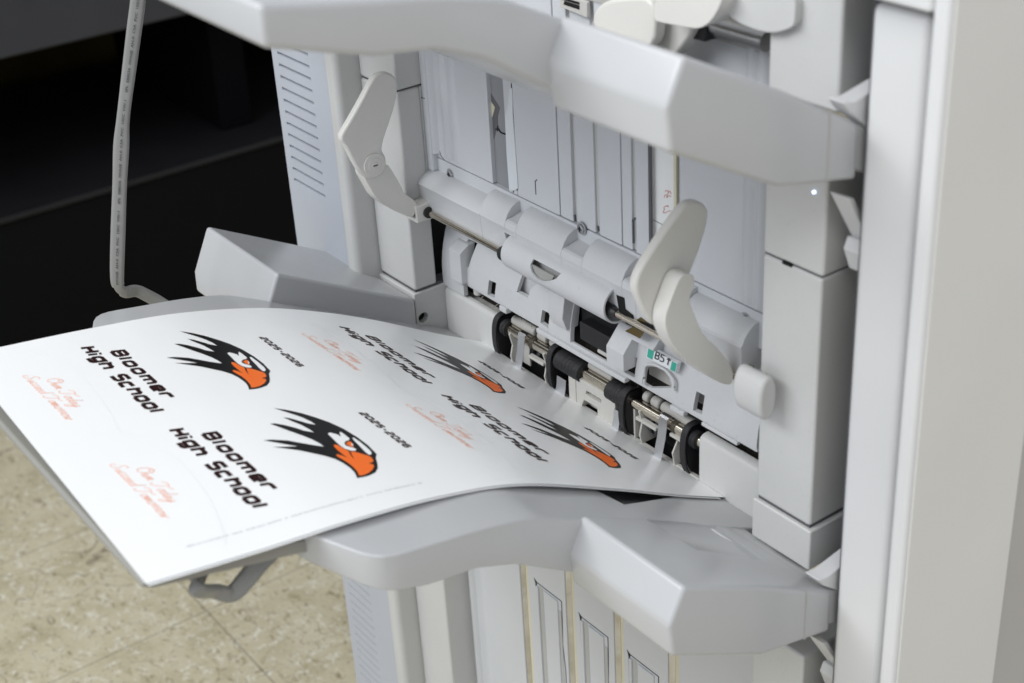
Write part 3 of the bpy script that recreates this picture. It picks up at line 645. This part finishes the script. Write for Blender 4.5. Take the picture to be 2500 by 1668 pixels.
# --- front door frame on the right
DY = -.055
bm = bmnew(); box(bm, .1432, .1825, -.0400, .20, Z0, .4095); obj('door_inner_panel', bm, M_panel, T, .006, 5)
bm = bmnew(); exZ = [(.1945, DY), (.2062, DY), (.2062, .049), (.1945, .049)]
poly_prism(bm, [(x, y, FLOOR + .02) for x, y in exZ], (0, 0, .7 - FLOOR)); obj('front_door', bm, M_panel, T, .0035, 4)  # cool window light on this front face is put into its bluish colour
bm = bmnew(); box(bm, .2062, .2072, DY + .0030, .0488, FLOOR + .02, .7); obj('door_side_tint', bm, M_door_side, T, .0004, 2)  # added layer on the same door, side face's warmer light painted in
bm = bmnew(); box(bm, .1300, .1943, DY, .049, .4160, .70); obj('door_top_frame', bm, M_panel, T, .003, 3)
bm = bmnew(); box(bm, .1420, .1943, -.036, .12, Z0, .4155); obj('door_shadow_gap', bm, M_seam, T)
bm = bmnew(); box(bm, .1300, .2045, .0495, .6, FLOOR + .02, .9); obj('machine_side', bm, plastic('side_panel_plastic', (.45, .44, .42), .5, .2, .02), T, .003)
bm = bmnew(); box(bm, .2071, .2074, -.045, .040, -.205, -.2042); obj('door_scuff', bm, flat('scuff_grey', (.5, .49, .46), .7), T)
# --- top unit seen above the upper tray
bm = bmnew(); P_ = [at('K6', *p, Y=-.036) for p in rounded([(1470, -120), (1470, 0), (1560, 180), (1900, 310), (2100, 255), (2135, 200), (2140, -120)], 4)]; poly_prism(bm, P_, (0, .03, 0)); obj('upper_cover', bm, M_body, T, .003, 4)
bm = bmnew(); a = at('K6', 1340, 190, Y=-.012); b = at('K6', 1890, 385, Y=-.012); cyl(bm, (a.x, -.012, (a.z + b.z) / 2), .0062, (1, 0, 0), b.x - a.x, 26); obj('upper_shaft', bm, metal('grey_shaft', (.42, .42, .43), .28), T)
bm = bmnew(); P_ = [at('K6', *p, Y=-.020) for p in ((1225, 265), (1350, 235), (1345, 375), (1180, 335))]; poly_prism(bm, P_, (0, .02, 0)); obj('upper_bushing', bm, M_black, T, .001)
bm = bmnew(); P_ = [at('K6', *p, Y=-.048) for p in rounded([(880, 180), (900, -60), (1500, -90), (1490, 20), (1400, 190), (1290, 262), (1150, 240), (960, 205)], 4)]; poly_prism(bm, P_, (0, .022, 0)); obj('upper_sensor_hub', bm, M_arm, T, .004, 4)
bm = bmnew(); P_ = [at('K6', *p, Y=-.026) for p in rounded([(880, 0), (1260, 150), (1220, 300), (1120, 430), (1040, 520), (860, 420), (820, 200)], 4)]; poly_prism(bm, P_, (0, .012, 0)); obj('upper_sensor_arm', bm, M_arm, T, .003, 4)
bm = bmnew(); P_ = [at('K6', *p, Y=-.040) for p in rounded([(340, 260), (350, 110), (440, 15), (600, -15), (900, -30), (900, 450), (640, 400)], 4)]; poly_prism(bm, P_, (0, .010, 0)); obj('upper_sensor_paddle', bm, M_arm, T, .003, 4)
bm = bmnew(); box(bm, -.36, .06, -.001, .0, .345, .62)
o = obj('upper_back_panel', bm, plastic('upper_panel_beige', (.43, .42, .40), .5, .1, .04), T)
bm = bmnew(); P_ = [at('K6', *p, Y=-.004) for p in ((60, 0), (60, -60), (300, 20), (300, 160), (60, 60))]; poly_prism(bm, P_, (0, .003, 0)); g = obj('upper_grille', bm, M_white, T, .0005)
bm = bmnew()
for q in (((100, 10), (230, 50), (230, 86), (92, 40)), ((75, -22), (230, 22), (230, 42), (75, -4))): poly_prism(bm, [at('K6', *p, Y=-.0045) for p in q], (0, .001, 0))
split_obj('grille_slot', bm, M_dark, g)
# --- tray hinge brackets beside the near post
def bracket(dz):
    bm = bmnew(); f = lambda x, y: at('E', x, y, X=.1275) + Vector((0, 0, dz + DZ))
    poly_prism(bm, [f(*p) for p in ((1440, 930), (1500, 905), (1650, 790), (1690, 830), (1650, 960), (1585, 1000), (1470, 960))], (.012, 0, 0)); obj('hinge_cover', bm, M_panel, T, .001)
    bm = bmnew(); f = lambda x, y: at('C', x, y, X=.122) + Vector((0, 0, dz))
    poly_prism(bm, [f(*p) for p in ((1385, 40), (1425, 40), (1530, 260), (1560, 280), (1560, 510), (1500, 490), (1466, 375), (1492, 300), (1515, 300))], (.014, 0, 0)); obj('tray_hinge', bm, M_panel, T, .001)
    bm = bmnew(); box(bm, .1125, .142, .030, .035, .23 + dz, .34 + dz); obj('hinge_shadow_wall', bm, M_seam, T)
bracket(0); bracket(-DZ)
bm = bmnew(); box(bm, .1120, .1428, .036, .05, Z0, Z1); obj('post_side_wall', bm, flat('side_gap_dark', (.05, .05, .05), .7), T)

# ================================================================== output trays (parts of the finisher)
prof_t = [(.0, .0004), (-.03, .0158), (-.1, .0522), (-.135, .0705), (-.166, .0862), (-.1881, .0976), (-.2111, .1084), (-.2461, .1170), (-.2828, .1232), (-.3178, .1292), (-.3425, .1340)]
top_s = smooth_path([Vector(p) for p in prof_t], 4)
def tongue(bm, x0, x1, dzt=0, y_end=-.322):
    t_ = [(p.x, p.y + dzt) for p in top_s]
    b_ = [(-.3430, .1130), (-.3205, .1060), (-.2843, .0950), (-.2500, .0900), (-.2218, .0790), (-.1753, .0490), (-.1013, .001), (-.0389, -.0140), (0, -.030)]
    exX(bm, t_ + b_, x0, x1)
def make_tray(dz, mat):
    root = bpy.data.objects.new('output_tray', None); COL.objects.link(root); root.parent = T; root.location = (0, 0, dz)
    bm = bmnew(); tongue(bm, -.3572, .0472); ob = obj('tray_bed', bm, mat, root, .0052, 5)
    # chamfered and rounded outer corners of the tongue
    for sg, xo in ((1, .0472), (-1, -.3572)):
        c_ = [(0, -.298), (-.0004, -.304), (-.0022, -.3105), (-.0062, -.3160), (-.0125, -.3205), (-.0472, -.3370), (-.0772, -.3440)]
        cb = bmnew(); poly_prism(cb, [(xo + sg * .02, -.298, .03), (xo + sg * .02, -.36, .03), (xo - sg * .0772, -.36, .03)] + [(xo + sg * x, y, .03) for x, y in c_[::-1]], (0, 0, .14)); cut(ob, cb)
    # sunken well behind the sheet
    s = (.0862 - .0158) / .136; z = lambda y: .0158 + (-.03 - y) * s
    cb = bmnew(); pts = [(-.330, -.122), (-.012, -.122), (.020, -.112), (-.006, -.030), (-.330, -.030)]; lo_ = [(-.322, -.110), (-.022, -.110), (-.012, -.104), (-.024, -.038), (-.322, -.038)]
    loft(cb, [[(x, y, z(y) + .006) for x, y in pts], [(x, y, z(y) - .001) for x, y in pts], [(x, y, z(y) - .013) for x, y in lo_]]); cut(ob, cb, True)
    wp = [(-.0393, .0200), (-.1, .0545), (-.168, .0895), (-.1800, .0660), (-.1770, .0415), (-.1013, .0010), (-.0389, -.0133)]
    bm = bmnew(); exX(bm, wp, .0440, .1400); fw = obj('front_wing', bm, mat, root, .0032, 5)
    cb = bmnew(); pts = [(.0455, -.116), (.090, -.112), (.100, -.060), (.0455, -.052)]; cx, cy = .070, -.085
    z2 = lambda y: .0200 + (-.0393 - y) * (.0895 - .0200) / (.168 - .0393)
    loft(cb, [[(x, y, z2(y) + .005) for x, y in pts], [(x, y, z2(y) + .0002) for x, y in pts], [(cx + (x - cx) * .86, cy + (y - cy) * .80, z2(cy + (y - cy) * .8) - .0022) for x, y in pts]]); cut(fw, cb, True)
    bm = bmnew(); exX(bm, [(-.0255, .0120), (-.0400, .0200), (-.0600, .0300), (-.0600, .0), (-.0255, -.014)], .0450, .1385); obj('wing_heel', bm, mat, root, .002)
    bp = [(-.0330, .0420), (-.1605, .1108), (-.1790, .0730), (-.1800, .0540), (-.0900, .0100), (-.0330, -.0050)]
    bm = bmnew(); exX(bm, bp, -.4830, -.3552); obj('rear_wing', bm, mat, root, .0032, 5)
    # seam ribs on the wing side
    bm = bmnew(); exX(bm, [(-.0625, .0330), (-.0640, .0335), (-.0640, -.0060), (-.0625, -.0070)], .1399, .1404); obj('wing_seam', bm, plastic('seam_grey', (.42, .42, .41), .4), root)
    # extension
    if dz == 0:
        bm = bmnew(); exX(bm, [(-.300, .1190), (-.3700, .1355), (-.4350, .1472), (-.4370, .1435), (-.4300, .1395), (-.3400, .1190), (-.300, .1050)], -.290, .0010); obj('tray_extension', bm, M_tray2, root, .002, 3)
    return root
make_tray(0, M_tray); make_tray(DZ, M_tray)
bm = bmnew(); q = at('P', 1868, 441, Y=-.0305); cyl(bm, (q.x, -.0300, q.z), .0008, (0, -1, 0), .0012, 18); obj('status_light', bm, M_led, T)

# ================================================================== the printed sheets
near = [(0.0, -0.0004, 0.0032), (0.0014, -0.0457, 0.0268), (0.0033, -0.1105, 0.0627), (0.0056, -0.187, 0.1018), (0.0075, -0.2501, 0.1216), (0.009, -0.3115, 0.1336), (0.009, -0.3679, 0.1407), (0.009, -0.4364, 0.151)]
far = [(-0.305, 0.0021, 0.0071), (-0.3036, -0.047, 0.0344), (-0.3018, -0.1054, 0.0689), (-0.3004, -0.1545, 0.0946), (-0.2987, -0.2084, 0.118), (-0.2967, -0.2755, 0.1379), (-0.296, -0.3417, 0.1496), (-0.296, -0.4038, 0.1581)]
def resample(P, n=400):
    S_ = smooth_path(P, 60); L = [0]
    for a, b in zip(S_, S_[1:]): L.append(L[-1] + (b - a).length)
    return S_, L
NE, FE = resample(near), resample(far)
def arc(E, v):
    S_, L = E
    if v <= 0: return S_[0] + (S_[1] - S_[0]).normalized() * v
    if v >= L[-1]: return S_[-1] + (S_[-1] - S_[-2]).normalized() * (v - L[-1])
    lo_, hi = 0, len(L) - 1
    while hi - lo_ > 1:
        m = (lo_ + hi) // 2
        if L[m] <= v: lo_ = m
        else: hi = m
    t = (v - L[lo_]) / (L[hi] - L[lo_]); return S_[lo_].lerp(S_[hi], t)
def psurf(u, v, h=0.):
    p = arc(FE, v).lerp(arc(NE, v), u / .305)
    if h:
        q = arc(FE, v + .002).lerp(arc(NE, v + .002), u / .305); t = (q - p).normalized(); n = Vector((1, 0, 0)).cross(t).normalized()
        if n.z < 0: n = -n
        p = p + n * h
    return p
def grid_sheet(bm, u0, u1, v0, v1, h, th, nu=14, nv=70, mi=0):
    G = [[psurf(u0 + (u1 - u0) * i / nu, v0 + (v1 - v0) * j / nv, h) for i in range(nu + 1)] for j in range(nv + 1)]
    A = [[bm.verts.new(p) for p in r] for r in G]; B = [[bm.verts.new(psurf(u0 + (u1 - u0) * i / nu, v0 + (v1 - v0) * j / nv, h - th)) for i in range(nu + 1)] for j in range(nv + 1)]
    fs = []
    for j in range(nv):
        for i in range(nu):
            fs.append(bm.faces.new((A[j][i], A[j][i + 1], A[j + 1][i + 1], A[j + 1][i]))); fs.append(bm.faces.new((B[j][i], B[j + 1][i], B[j + 1][i + 1], B[j][i + 1])))
    for j in range(nv):
        fs.append(bm.faces.new((A[j][0], A[j + 1][0], B[j + 1][0], B[j][0]))); fs.append(bm.faces.new((A[j][nu], B[j][nu], B[j + 1][nu], A[j + 1][nu])))
    for i in range(nu):
        fs.append(bm.faces.new((A[0][i], B[0][i], B[0][i + 1], A[0][i + 1]))); fs.append(bm.faces.new((A[nv][i], A[nv][i + 1], B[nv][i + 1], B[nv][i])))
    for f in fs: f.material_index = mi
from mathutils.geometry import tessellate_polygon
def ink(bm, poly, h, mi, fine=.006):
    """flat artwork polygon in sheet coordinates (m), laid on the curved sheet"""
    tris = tessellate_polygon([[Vector((x, y, 0)) for x, y in poly]])
    tb = bmesh.new(); vs = [tb.verts.new((x, y, 0)) for x, y in poly]
    for t in tris:
        try: tb.faces.new([vs[i] for i in t])
        except ValueError: pass
    for _ in range(4):
        L = [e for e in tb.edges if e.calc_length() > fine]
        if not L: break
        bmesh.ops.subdivide_edges(tb, edges=L, cuts=1, use_grid_fill=False); bmesh.ops.triangulate(tb, faces=tb.faces)
    mp = {v: bm.verts.new(psurf(v.co.x, v.co.y, h)) for v in tb.verts}
    for f in tb.faces:
        w = [mp[v] for v in f.verts]
        nf = bm.faces.new(w); nf.normal_update()
        if nf.normal.z < 0: nf.normal_flip()
        nf.material_index = mi
    tb.free()
def stroke_poly(pts, w):
    P_ = [Vector(p) for p in pts]; L, R = [], []
    for i, p in enumerate(P_):
        if i == 0: d0 = d1 = (P_[1] - p).normalized()
        elif i == len(P_) - 1: d0 = d1 = (p - P_[i - 1]).normalized()
        else: d0 = (p - P_[i - 1]).normalized(); d1 = (P_[i + 1] - p).normalized()
        n0 = Vector((-d0.y, d0.x)); n1 = Vector((-d1.y, d1.x)); n = n0 + n1
        n = n0 if n.length < .3 else n / n.length; k = 1 / max(.5, n.dot(n0)); L.append(p + n * w / 2 * k); R.append(p - n * w / 2 * k)
    return L, R
_h = [0]
def ink_stroke(bm, pts, w, h, mi):
    _h[0] = (_h[0] + 1) % 7; hh = h + _h[0] * .000008
    L, R = stroke_poly(pts, w)
    for i in range(len(L) - 1):
        q = [L[i], L[i + 1], R[i + 1], R[i]]; vs = [bm.verts.new(psurf(p.x, p.y, hh)) for p in q]
        f = bm.faces.new(vs); f.normal_update()
        if f.normal.z < 0: f.normal_flip()
        f.material_index = mi
# --- artwork, millimetres; u to the right of the page, v down the page
EAGLE = {"out": [[-52.3, 1.0], [-46.2, -6.2], [-38.9, -12.6], [-30.2, -18.3], [-20.9, -23.5], [-9.6, -27.6], [3.9, -30.1], [16.6, -30.8], [29.1, -29.6], [33.4, -26.2], [40.2, -23.2], [45.2, -20.3], [49.4, -15.8], [50.9, -10.7], [51.2, -6.4], [50.5, -1.6], [47.3, -2.9], [43.3, -4.0], [38.0, -4.3], [30.7, -3.4], [24.3, -1.5], [18.2, 2.3], [13.0, 6.6], [5.8, 12.6], [-0.3, 19.3], [-6.4, 26.2], [-3.3, 19.3], [0.0, 11.8], [-5.0, 16.7], [-10.4, 21.8], [-16.5, 27.7], [-15.1, 22.5], [-9.7, 14.1], [-3.0, 7.7], [2.3, 2.5], [7.3, -3.2], [2.6, -2.7], [-3.8, -1.0], [-12.0, 2.6], [-19.6, 6.6], [-27.6, 10.4], [-34.1, 13.6], [-33.0, 10.3], [-28.4, 5.8], [-22.1, 1.1], [-16.5, -2.0], [-11.9, -6.9], [-17.4, -5.9], [-24.0, -4.2], [-31.2, -1.1], [-38.3, 1.6], [-35.5, -1.9], [-30.1, -5.6], [-24.9, -8.9], [-20.6, -13.2], [-26.0, -12.5], [-32.5, -10.3], [-39.5, -6.6], [-46.0, -2.6]],
 "eyew": [[-6.4, -14.0], [-7.4, -16.1], [-5.2, -18.1], [-2.3, -19.8], [0.0, -19.7], [-0.9, -20.6], [-4.2, -21.7], [-6.1, -23.3], [-2.1, -23.9], [4.6, -24.1], [6.4, -22.2], [6.7, -19.9], [8.9, -17.3], [11.9, -16.7], [14.5, -18.1], [16.5, -19.9], [19.1, -20.4], [20.4, -18.7], [19.0, -16.2], [15.7, -14.1], [11.3, -13.3], [5.6, -13.4], [-0.7, -13.8]],
 "iris": [[9.6, -18.1], [7.7, -21.4], [8.6, -22.6], [15.8, -20.3], [13.9, -18.5]], "glint": [[10.6, -21.5], [10.9, -22.2], [13.8, -21.3], [13.8, -20.2]],
 "brow": [[4.2, -26.3], [4.6, -27.5], [10.7, -28.1], [17.3, -28.2], [22.9, -28.1], [26.6, -27.3], [28.7, -25.4], [27.9, -24.2], [24.2, -24.0], [16.0, -24.8], [8.0, -25.4]],
 "beak": [[7.6, -10.3], [9.2, -12.1], [12.7, -12.9], [16.3, -13.7], [19.3, -15.2], [22.4, -18.7], [25.7, -20.9], [29.0, -23.1], [31.7, -23.9], [36.1, -22.9], [37.4, -21.2], [37.9, -17.9], [40.0, -20.0], [42.4, -19.3], [45.7, -16.0], [48.3, -11.5], [49.2, -7.7], [48.7, -4.3], [44.1, -5.9], [37.6, -6.6], [31.2, -6.3], [25.2, -5.0], [20.5, -4.2], [19.6, -5.9], [23.0, -8.0], [26.5, -9.6], [21.4, -8.9], [14.9, -8.7], [10.2, -9.0]],
 "notch": [[18.3, -14.6], [20.3, -15.4], [24.3, -13.8], [30.0, -12.2], [24.7, -12.8]]}
# squared athletic lettering: each glyph = width, list of polylines (x right, y up, unit = x height)
G_ = {
 'B': (1.15, [[(0, 0), (0, 1.4), (.75, 1.4), (.95, 1.2), (.95, .85), (.8, .72), (0, .72)], [(.8, .72), (1.0, .55), (1.0, .15), (.8, 0), (0, 0)]]),
 'l': (.25, [[(0, 0), (0, 1.4)]]), 'i': (.25, [[(0, 0), (0, .95)], [(0, 1.15), (0, 1.4)]]),
 'o': (1.1, [[(.12, 0), (0, .15), (0, .85), (.15, 1), (.8, 1), (.95, .85), (.95, .15), (.8, 0), (.12, 0)]]),
 'm': (1.6, [[(0, 0), (0, 1), (1.25, 1), (1.42, .85), (1.42, 0)], [(.72, 1), (.72, 0)]]),
 'e': (1.1, [[(.95, 0), (.15, 0), (0, .15), (0, .85), (.15, 1), (.8, 1), (.95, .85), (.95, .48), (0, .48)]]),
 'r': (.95, [[(0, 0), (0, .85), (.15, 1), (.85, 1)]]),
 'H': (1.15, [[(0, 0), (0, 1.4)], [(1.0, 0), (1.0, 1.4)], [(0, .72), (1.0, .72)]]),
 'g': (1.1, [[(.95, .1), (.15, .1), (0, .25), (0, .85), (.15, 1), (.95, 1), (.95, -.25), (.8, -.4), (.05, -.4)]]),
 'h': (1.1, [[(0, 0), (0, 1.4)], [(0, 1), (.8, 1), (.95, .85), (.95, 0)]]),
 'S': (1.15, [[(0, 0), (.8, 0), (1, .15), (1, .6), (.85, .74), (.2, .74), (0, .88), (0, 1.25), (.15, 1.4), (1, 1.4)]]),
 'c': (1.05, [[(.9, 0), (.15, 0), (0, .15), (0, .85), (.15, 1), (.9, 1)]]),
 '2': (1.1, [[(0, 1.4), (.8, 1.4), (.95, 1.25), (.95, .85), (.8, .7), (.15, .7), (0, .55), (0, 0), (.95, 0)]]),
 '0': (1.1, [[(.12, 0), (0, .15), (0, 1.25), (.15, 1.4), (.8, 1.4), (.95, 1.25), (.95, .15), (.8, 0), (.12, 0)]]),
 '5': (1.1, [[(.95, 1.4), (0, 1.4), (0, .75), (.8, .75), (.95, .6), (.95, .15), (.8, 0), (0, 0)]]),
 '6': (1.1, [[(.9, 1.4), (.15, 1.4), (0, 1.25), (0, .15), (.15, 0), (.8, 0), (.95, .15), (.95, .6), (.8, .75), (0, .75)]]),
 '-': (.75, [[(.05, .65), (.6, .65)]]), ' ': (.75, [])}
def text(bm, s, u0, u1, vb, xh, w, h, mi, slant=.22, skew=-.045, kern=.42):
    tot = sum(G_[c][0] + kern for c in s) - kern; k = (u1 - u0) / tot; x = 0
    for c in s:
        for pl_ in G_[c][1]:
            ink_stroke(bm, [((u0 + (x + px) * k + py * xh * slant) / 1000, (vb + skew * (x + px) * k - py * xh) / 1000) for px, py in pl_], w / 1000, h, mi)
        x += G_[c][0] + kern
# flowing script as polylines (x right, y up, unit = x height)
def script(bm, s, u0, u1, vb, xh, w, h, mi, skew=-.045):
    SG = {'O': (1.5, [(.9, 2.3), (.3, 2), (0, 1.1), (.3, .2), (.9, 0), (1.4, .8), (1.3, 1.9), (.8, 2.3), (.6, 1.7), (1.1, 1.5), (1.7, 1.7)]),
          'w': (1.2, [(0, .6), (.15, 1), (.2, .2), (.4, 0), (.65, .9), (.65, .2), (.85, 0), (1.1, .9), (1.3, .7)]),
          'n': (1.0, [(0, .3), (.2, 1), (.15, 0), (.4, .9), (.6, .9), (.6, .1), (.9, .2)]),
          'T': (1.6, [(-.3, 1.6), (0, 2.1), (.6, 2.2), (1.4, 1.9), (2.0, 2.3)]), 'T2': (0, [(.9, 2.1), (.8, 1), (.5, .1), (0, 0), (-.2, .4)]),
          'o': (.8, [(.5, 1), (.1, .8), (0, .3), (.3, 0), (.6, .4), (.5, 1), (.8, .8)]),
          'd': (1.0, [(.6, .9), (.2, .9), (0, .3), (.3, 0), (.6, .5), (.85, 2.2), (.65, .3), (.95, .2)]),
          'a': (.9, [(.6, .9), (.2, .9), (0, .3), (.3, 0), (.6, .9), (.6, .1), (.9, .2)]),
          'y': (1.0, [(0, .9), (.15, .2), (.4, .1), (.7, 1), (.5, -.6), (.1, -1.1), (-.1, -.7), (.5, 0), (1.0, .3)]),
          'S': (1.5, [(1.3, 1.9), (1.1, 2.3), (.6, 2.1), (.5, 1.6), (1.0, .9), (.7, .1), (.1, 0), (-.2, .5), (.1, .9)]),
          'u': (.95, [(0, .9), (.1, .1), (.35, 0), (.6, .9), (.6, .1), (.9, .2)]),
          'c': (.75, [(.55, .9), (.25, 1), (0, .4), (.2, 0), (.75, .3)]),
          'e': (.75, [(0, .4), (.45, .7), (.35, 1), (.05, .6), (.15, 0), (.75, .3)]),
          'm': (1.4, [(0, .3), (.2, 1), (.15, 0), (.4, .9), (.55, .9), (.55, 0), (.8, .9), (1, .9), (1, .1), (1.35, .2)]),
          'r': (.7, [(0, .3), (.2, 1.1), (.5, .9), (.4, .2), (.7, .2)]), ' ': (.7, [])}
    tot = sum(SG[c][0] for c in s); k = (u1 - u0) / tot; x = 0
    for c in s:
        for g in ([SG[c][1]] + ([SG['T2'][1]] if c == 'T' else [])):
            if not g: continue
            q = smooth_path([Vector((px, py)) for px, py in g], 3)
            ink_stroke(bm, [((u0 + (x + p.x) * k + p.y * xh * .35) / 1000, (vb + skew * (x + p.x) * k - p.y * xh) / 1000) for p in q], w / 1000, h, mi)
        x += SG[c][0]
def art(bm, du, dv, sh=0.):
    H0 = .00012; V = lambda x: dv + sh * (x - 160)
    E_ = lambda k: [((x + 215.5 + du) / 1000, (y + 310 + V(x + 215.5)) / 1000) for x, y in EAGLE[k]]
    ink(bm, E_('out'), H0, 1); ink(bm, E_('beak'), H0 + .00012, 2); ink(bm, E_('eyew'), H0 + .00014, 0); ink(bm, E_('brow'), H0 + .00014, 0)
    ink(bm, E_('iris'), H0 + .00016, 2); ink(bm, E_('glint'), H0 + .0002, 0); ink(bm, E_('notch'), H0 + .0002, 1)
    k = -.045 + sh
    text(bm, 'Bloomer', 174 + du, 253 + du, 367.6 + V(174), 5.9, 2.9, H0, 3, skew=k); text(bm, 'High School', 160 + du, 266 + du, 383.8 + V(160), 6.3, 3.0, H0, 3, skew=k)
    text(bm, '2025-2026', 189 + du, 243 + du, 259.0 + V(189), 3.0, 1.5, H0, 3, skew=k)
    script(bm, 'Own Today', 192 + du, 237 + du, 421 + V(192), 4.0, .47, H0, 4, skew=k); script(bm, 'Succeed Tomorrow', 181 + du, 250 + du, 432.5 + V(181), 3.7, .47, H0, 4, skew=k)
def paper_material(name):
    m = bpy.data.materials.new(name); N, L, P = nodes(m); P.inputs['Base Color'].default_value = (.90, .91, .92, 1); P.inputs['Roughness'].default_value = .24
    P.inputs['Specular IOR Level'].default_value = .5
    tc = N.new('ShaderNodeTexCoord'); n = N.new('ShaderNodeTexNoise'); n.inputs['Scale'].default_value = 14; n.inputs['Detail'].default_value = 3
    L.new(tc.outputs['Object'], n.inputs['Vector']); b = N.new('ShaderNodeBump'); b.inputs['Strength'].default_value = .12; b.inputs['Distance'].default_value = .004
    L.new(n.outputs[0], b.inputs['Height']); L.new(b.outputs[0], P.inputs['Normal']); return m
M_paper = paper_material('coated_white_paper'); M_bk = flat('black_toner', (.010, .010, .011), .36, spec=.22); M_or = flat('orange_toner', (.90, .17, .025), .4, spec=.25)
M_tx = flat('dark_maroon_toner', (.022, .006, .007), .4, spec=.22); M_sc = flat('salmon_toner', (.90, .42, .28), .5); M_pale = flat('pale_grey_toner', (.82, .84, .855), .35)
bm = bmnew(); grid_sheet(bm, 0, .305, .0, .4660, 0, .00025)
for q in ((0, 2.2), (-133.0, 7.3), (1.5, -213., -.04), (-128., -203., -.045)): art(bm, *q)
# faint die-cut outlines of the round labels
AR = [[(16.5, 419), (38.2, 410.2), (63.6, 406.1), (92.2, 406.5), (121.5, 409.1), (145.5, 413.8)], [(145.5, 413.8), (161.2, 405.9), (181.7, 399), (199.5, 396.5), (225.7, 397), (251.7, 400.5), (281.3, 408.1), (292, 413)]]
for dv in (0, -210):
    for k, c in enumerate(AR):
        pts = [(p.x / 1000 + (.006 if dv else 0), (p.y + dv) / 1000) for p in smooth_path([Vector(q) for q in c], 6)]
        ink_stroke(bm, pts, .0006, .00006, 5)
# the line of minute type along the near margin
rnd = random.Random(3); v = 276.
while v < 436:
    wd = rnd.uniform(1.2, 7.5)
    if v + wd > 437: break
    k = 0.
    while k < wd:
        ink_stroke(bm, [((287.6 - (v + k - 276) * .025 + rnd.uniform(-.25, .25)) / 1000, (v + k) / 1000), ((286.8 - (v + k - 276) * .025 + rnd.uniform(-.35, .25)) / 1000, (v + k + rnd.uniform(.1, .5)) / 1000)], .00034, .00008, 6)
        k += .62
    v += wd + rnd.choice((.9, 1.2, 2.6))
me_o = obj('printed_sheet', bm, [M_paper, M_bk, M_or, M_tx, M_sc, M_pale, flat('grey_toner', (.28, .30, .33), .5)], None, 0, ang=60)
tag(me_o, 'topmost white sheet printed with four black and orange hawk emblems, sliding out of the rollers', 'printed sheet')
bm = bmnew(); grid_sheet(bm, .0005, .3062, -.0005 + .006, .4650, -.0009, .00025)
tag(obj('blank_sheet', bm, M_paper, None, 0, ang=60), 'white sheet lying under the printed one, its edge peeping out at the near side', 'sheet')

# ================================================================== printed sleeving hanging beside the trays
M_tube = plastic('grey_sleeving', (.23, .23, .222), .3, .04, .05)
XC = -.42
pj_ = [at('J', *p, X=XC) for p in ((668, -160), (660, 0), (640, 160), (612, 380), (590, 560), (580, 700), (572, 900), (565, 1100), (560, 1300), (566, 1365))]
under = [at('J', 600, 1398, X=XC), at('J', 680, 1402, X=XC - .002), Vector((-.40, -.232, .075)), Vector((-.30, -.25, .055)), Vector((-.15, -.30, .055)), at('P', 452, 1330, X=-.022), at('P', 500, 1358, X=-.02), at('P', 533, 1362, X=-.02), at('P', 565, 1330, X=-.02), at('P', 600, 1288, X=-.02), Vector((-.02, -.335, .12))]
path = smooth_path(pj_ + under, 10)
vd = Vector((.78, -.56, .27)).normalized()
rings = []; frames = []
for i, p in enumerate(path):
    t_ = (path[min(i + 1, len(path) - 1)] - path[max(i - 1, 0)]).normalized(); s_ = t_.cross(vd).normalized(); n_ = s_.cross(t_).normalized()
    if n_.dot(vd) < 0: n_ = -n_
    wv = .0054 + .0012 * math.exp(-((i - 50) / 7) ** 2) + .0005 * math.sin(i * .11)
    nar = 1.0
    if abs(i - 94) < 4: nar = .8
    tv = .0032 if i < 100 else .0036
    rings.append([p + s_ * (wv * nar * math.cos(a)) + n_ * (tv * math.sin(a) * (1 + .25 * math.cos(2 * a))) for a in [2 * PI * k / 20 for k in range(20)]]); frames.append((p, t_, s_, n_, wv))
bm = bmnew(); loft(bm, rings); sleeve = obj('cable_sleeve', bm, M_tube, None, 0, ang=50)
tag(sleeve, 'kinked grey plastic sleeving hanging left of the lower tray, printed with tiny black type', 'cable sleeve')
# lettering of the sleeving, running upwards
def font_mesh(s, size):
    cu = bpy.data.curves.new('txt', 'FONT'); cu.body = s; cu.size = size; cu.resolution_u = 2; cu.offset = size * .02
    o = bpy.data.objects.new('txt', cu); COL.objects.link(o); dg = bpy.context.evaluated_depsgraph_get(); dg.update()
    me = bpy.data.meshes.new_from_object(o.evaluated_get(dg)); w = o.dimensions.x; bpy.data.objects.remove(o); return me, w
L_ = [0]
for a, b in zip(path, path[1:]): L_.append(L_[-1] + (b - a).length)
def onpath(s):
    for i in range(len(L_) - 1):
        if L_[i + 1] >= s: break
    t = (s - L_[i]) / (L_[i + 1] - L_[i]); A_, B_ = frames[i], frames[min(i + 1, len(frames) - 1)]
    return [A_[k].lerp(B_[k], t) for k in range(4)]
me, wd = font_mesh('IWASE  AH-0  CSA  PVC  105C  VW-1     SPL  E88036   ', .0026)
tl = L_[92]; bm = bmnew(); per = .089
for rep in range(5):
    base = tl - .004 - rep * per; vm_ = {}
    for vtx in me.vertices:
        s = base - vtx.co.x / wd * per * .97; y = (vtx.co.y - .001)
        if s < .001: continue
        p, t_, s_, n_ = onpath(s); sd = s_ if s_.x < 0 or True else -s_
        left = Vector((-MW[0][0], -MW[0][1], -MW[0][2]))
        if s_.dot(left) < 0: s_ = -s_
        vm_[vtx.index] = bm.verts.new(p + s_ * (y - .0006) + n_ * .00345)
    for f in me.polygons:
        if all(i in vm_ for i in f.vertices):
            try: bm.faces.new([vm_[i] for i in f.vertices])
            except ValueError: pass
obj('sleeve_print', bm, M_ink, sleeve)
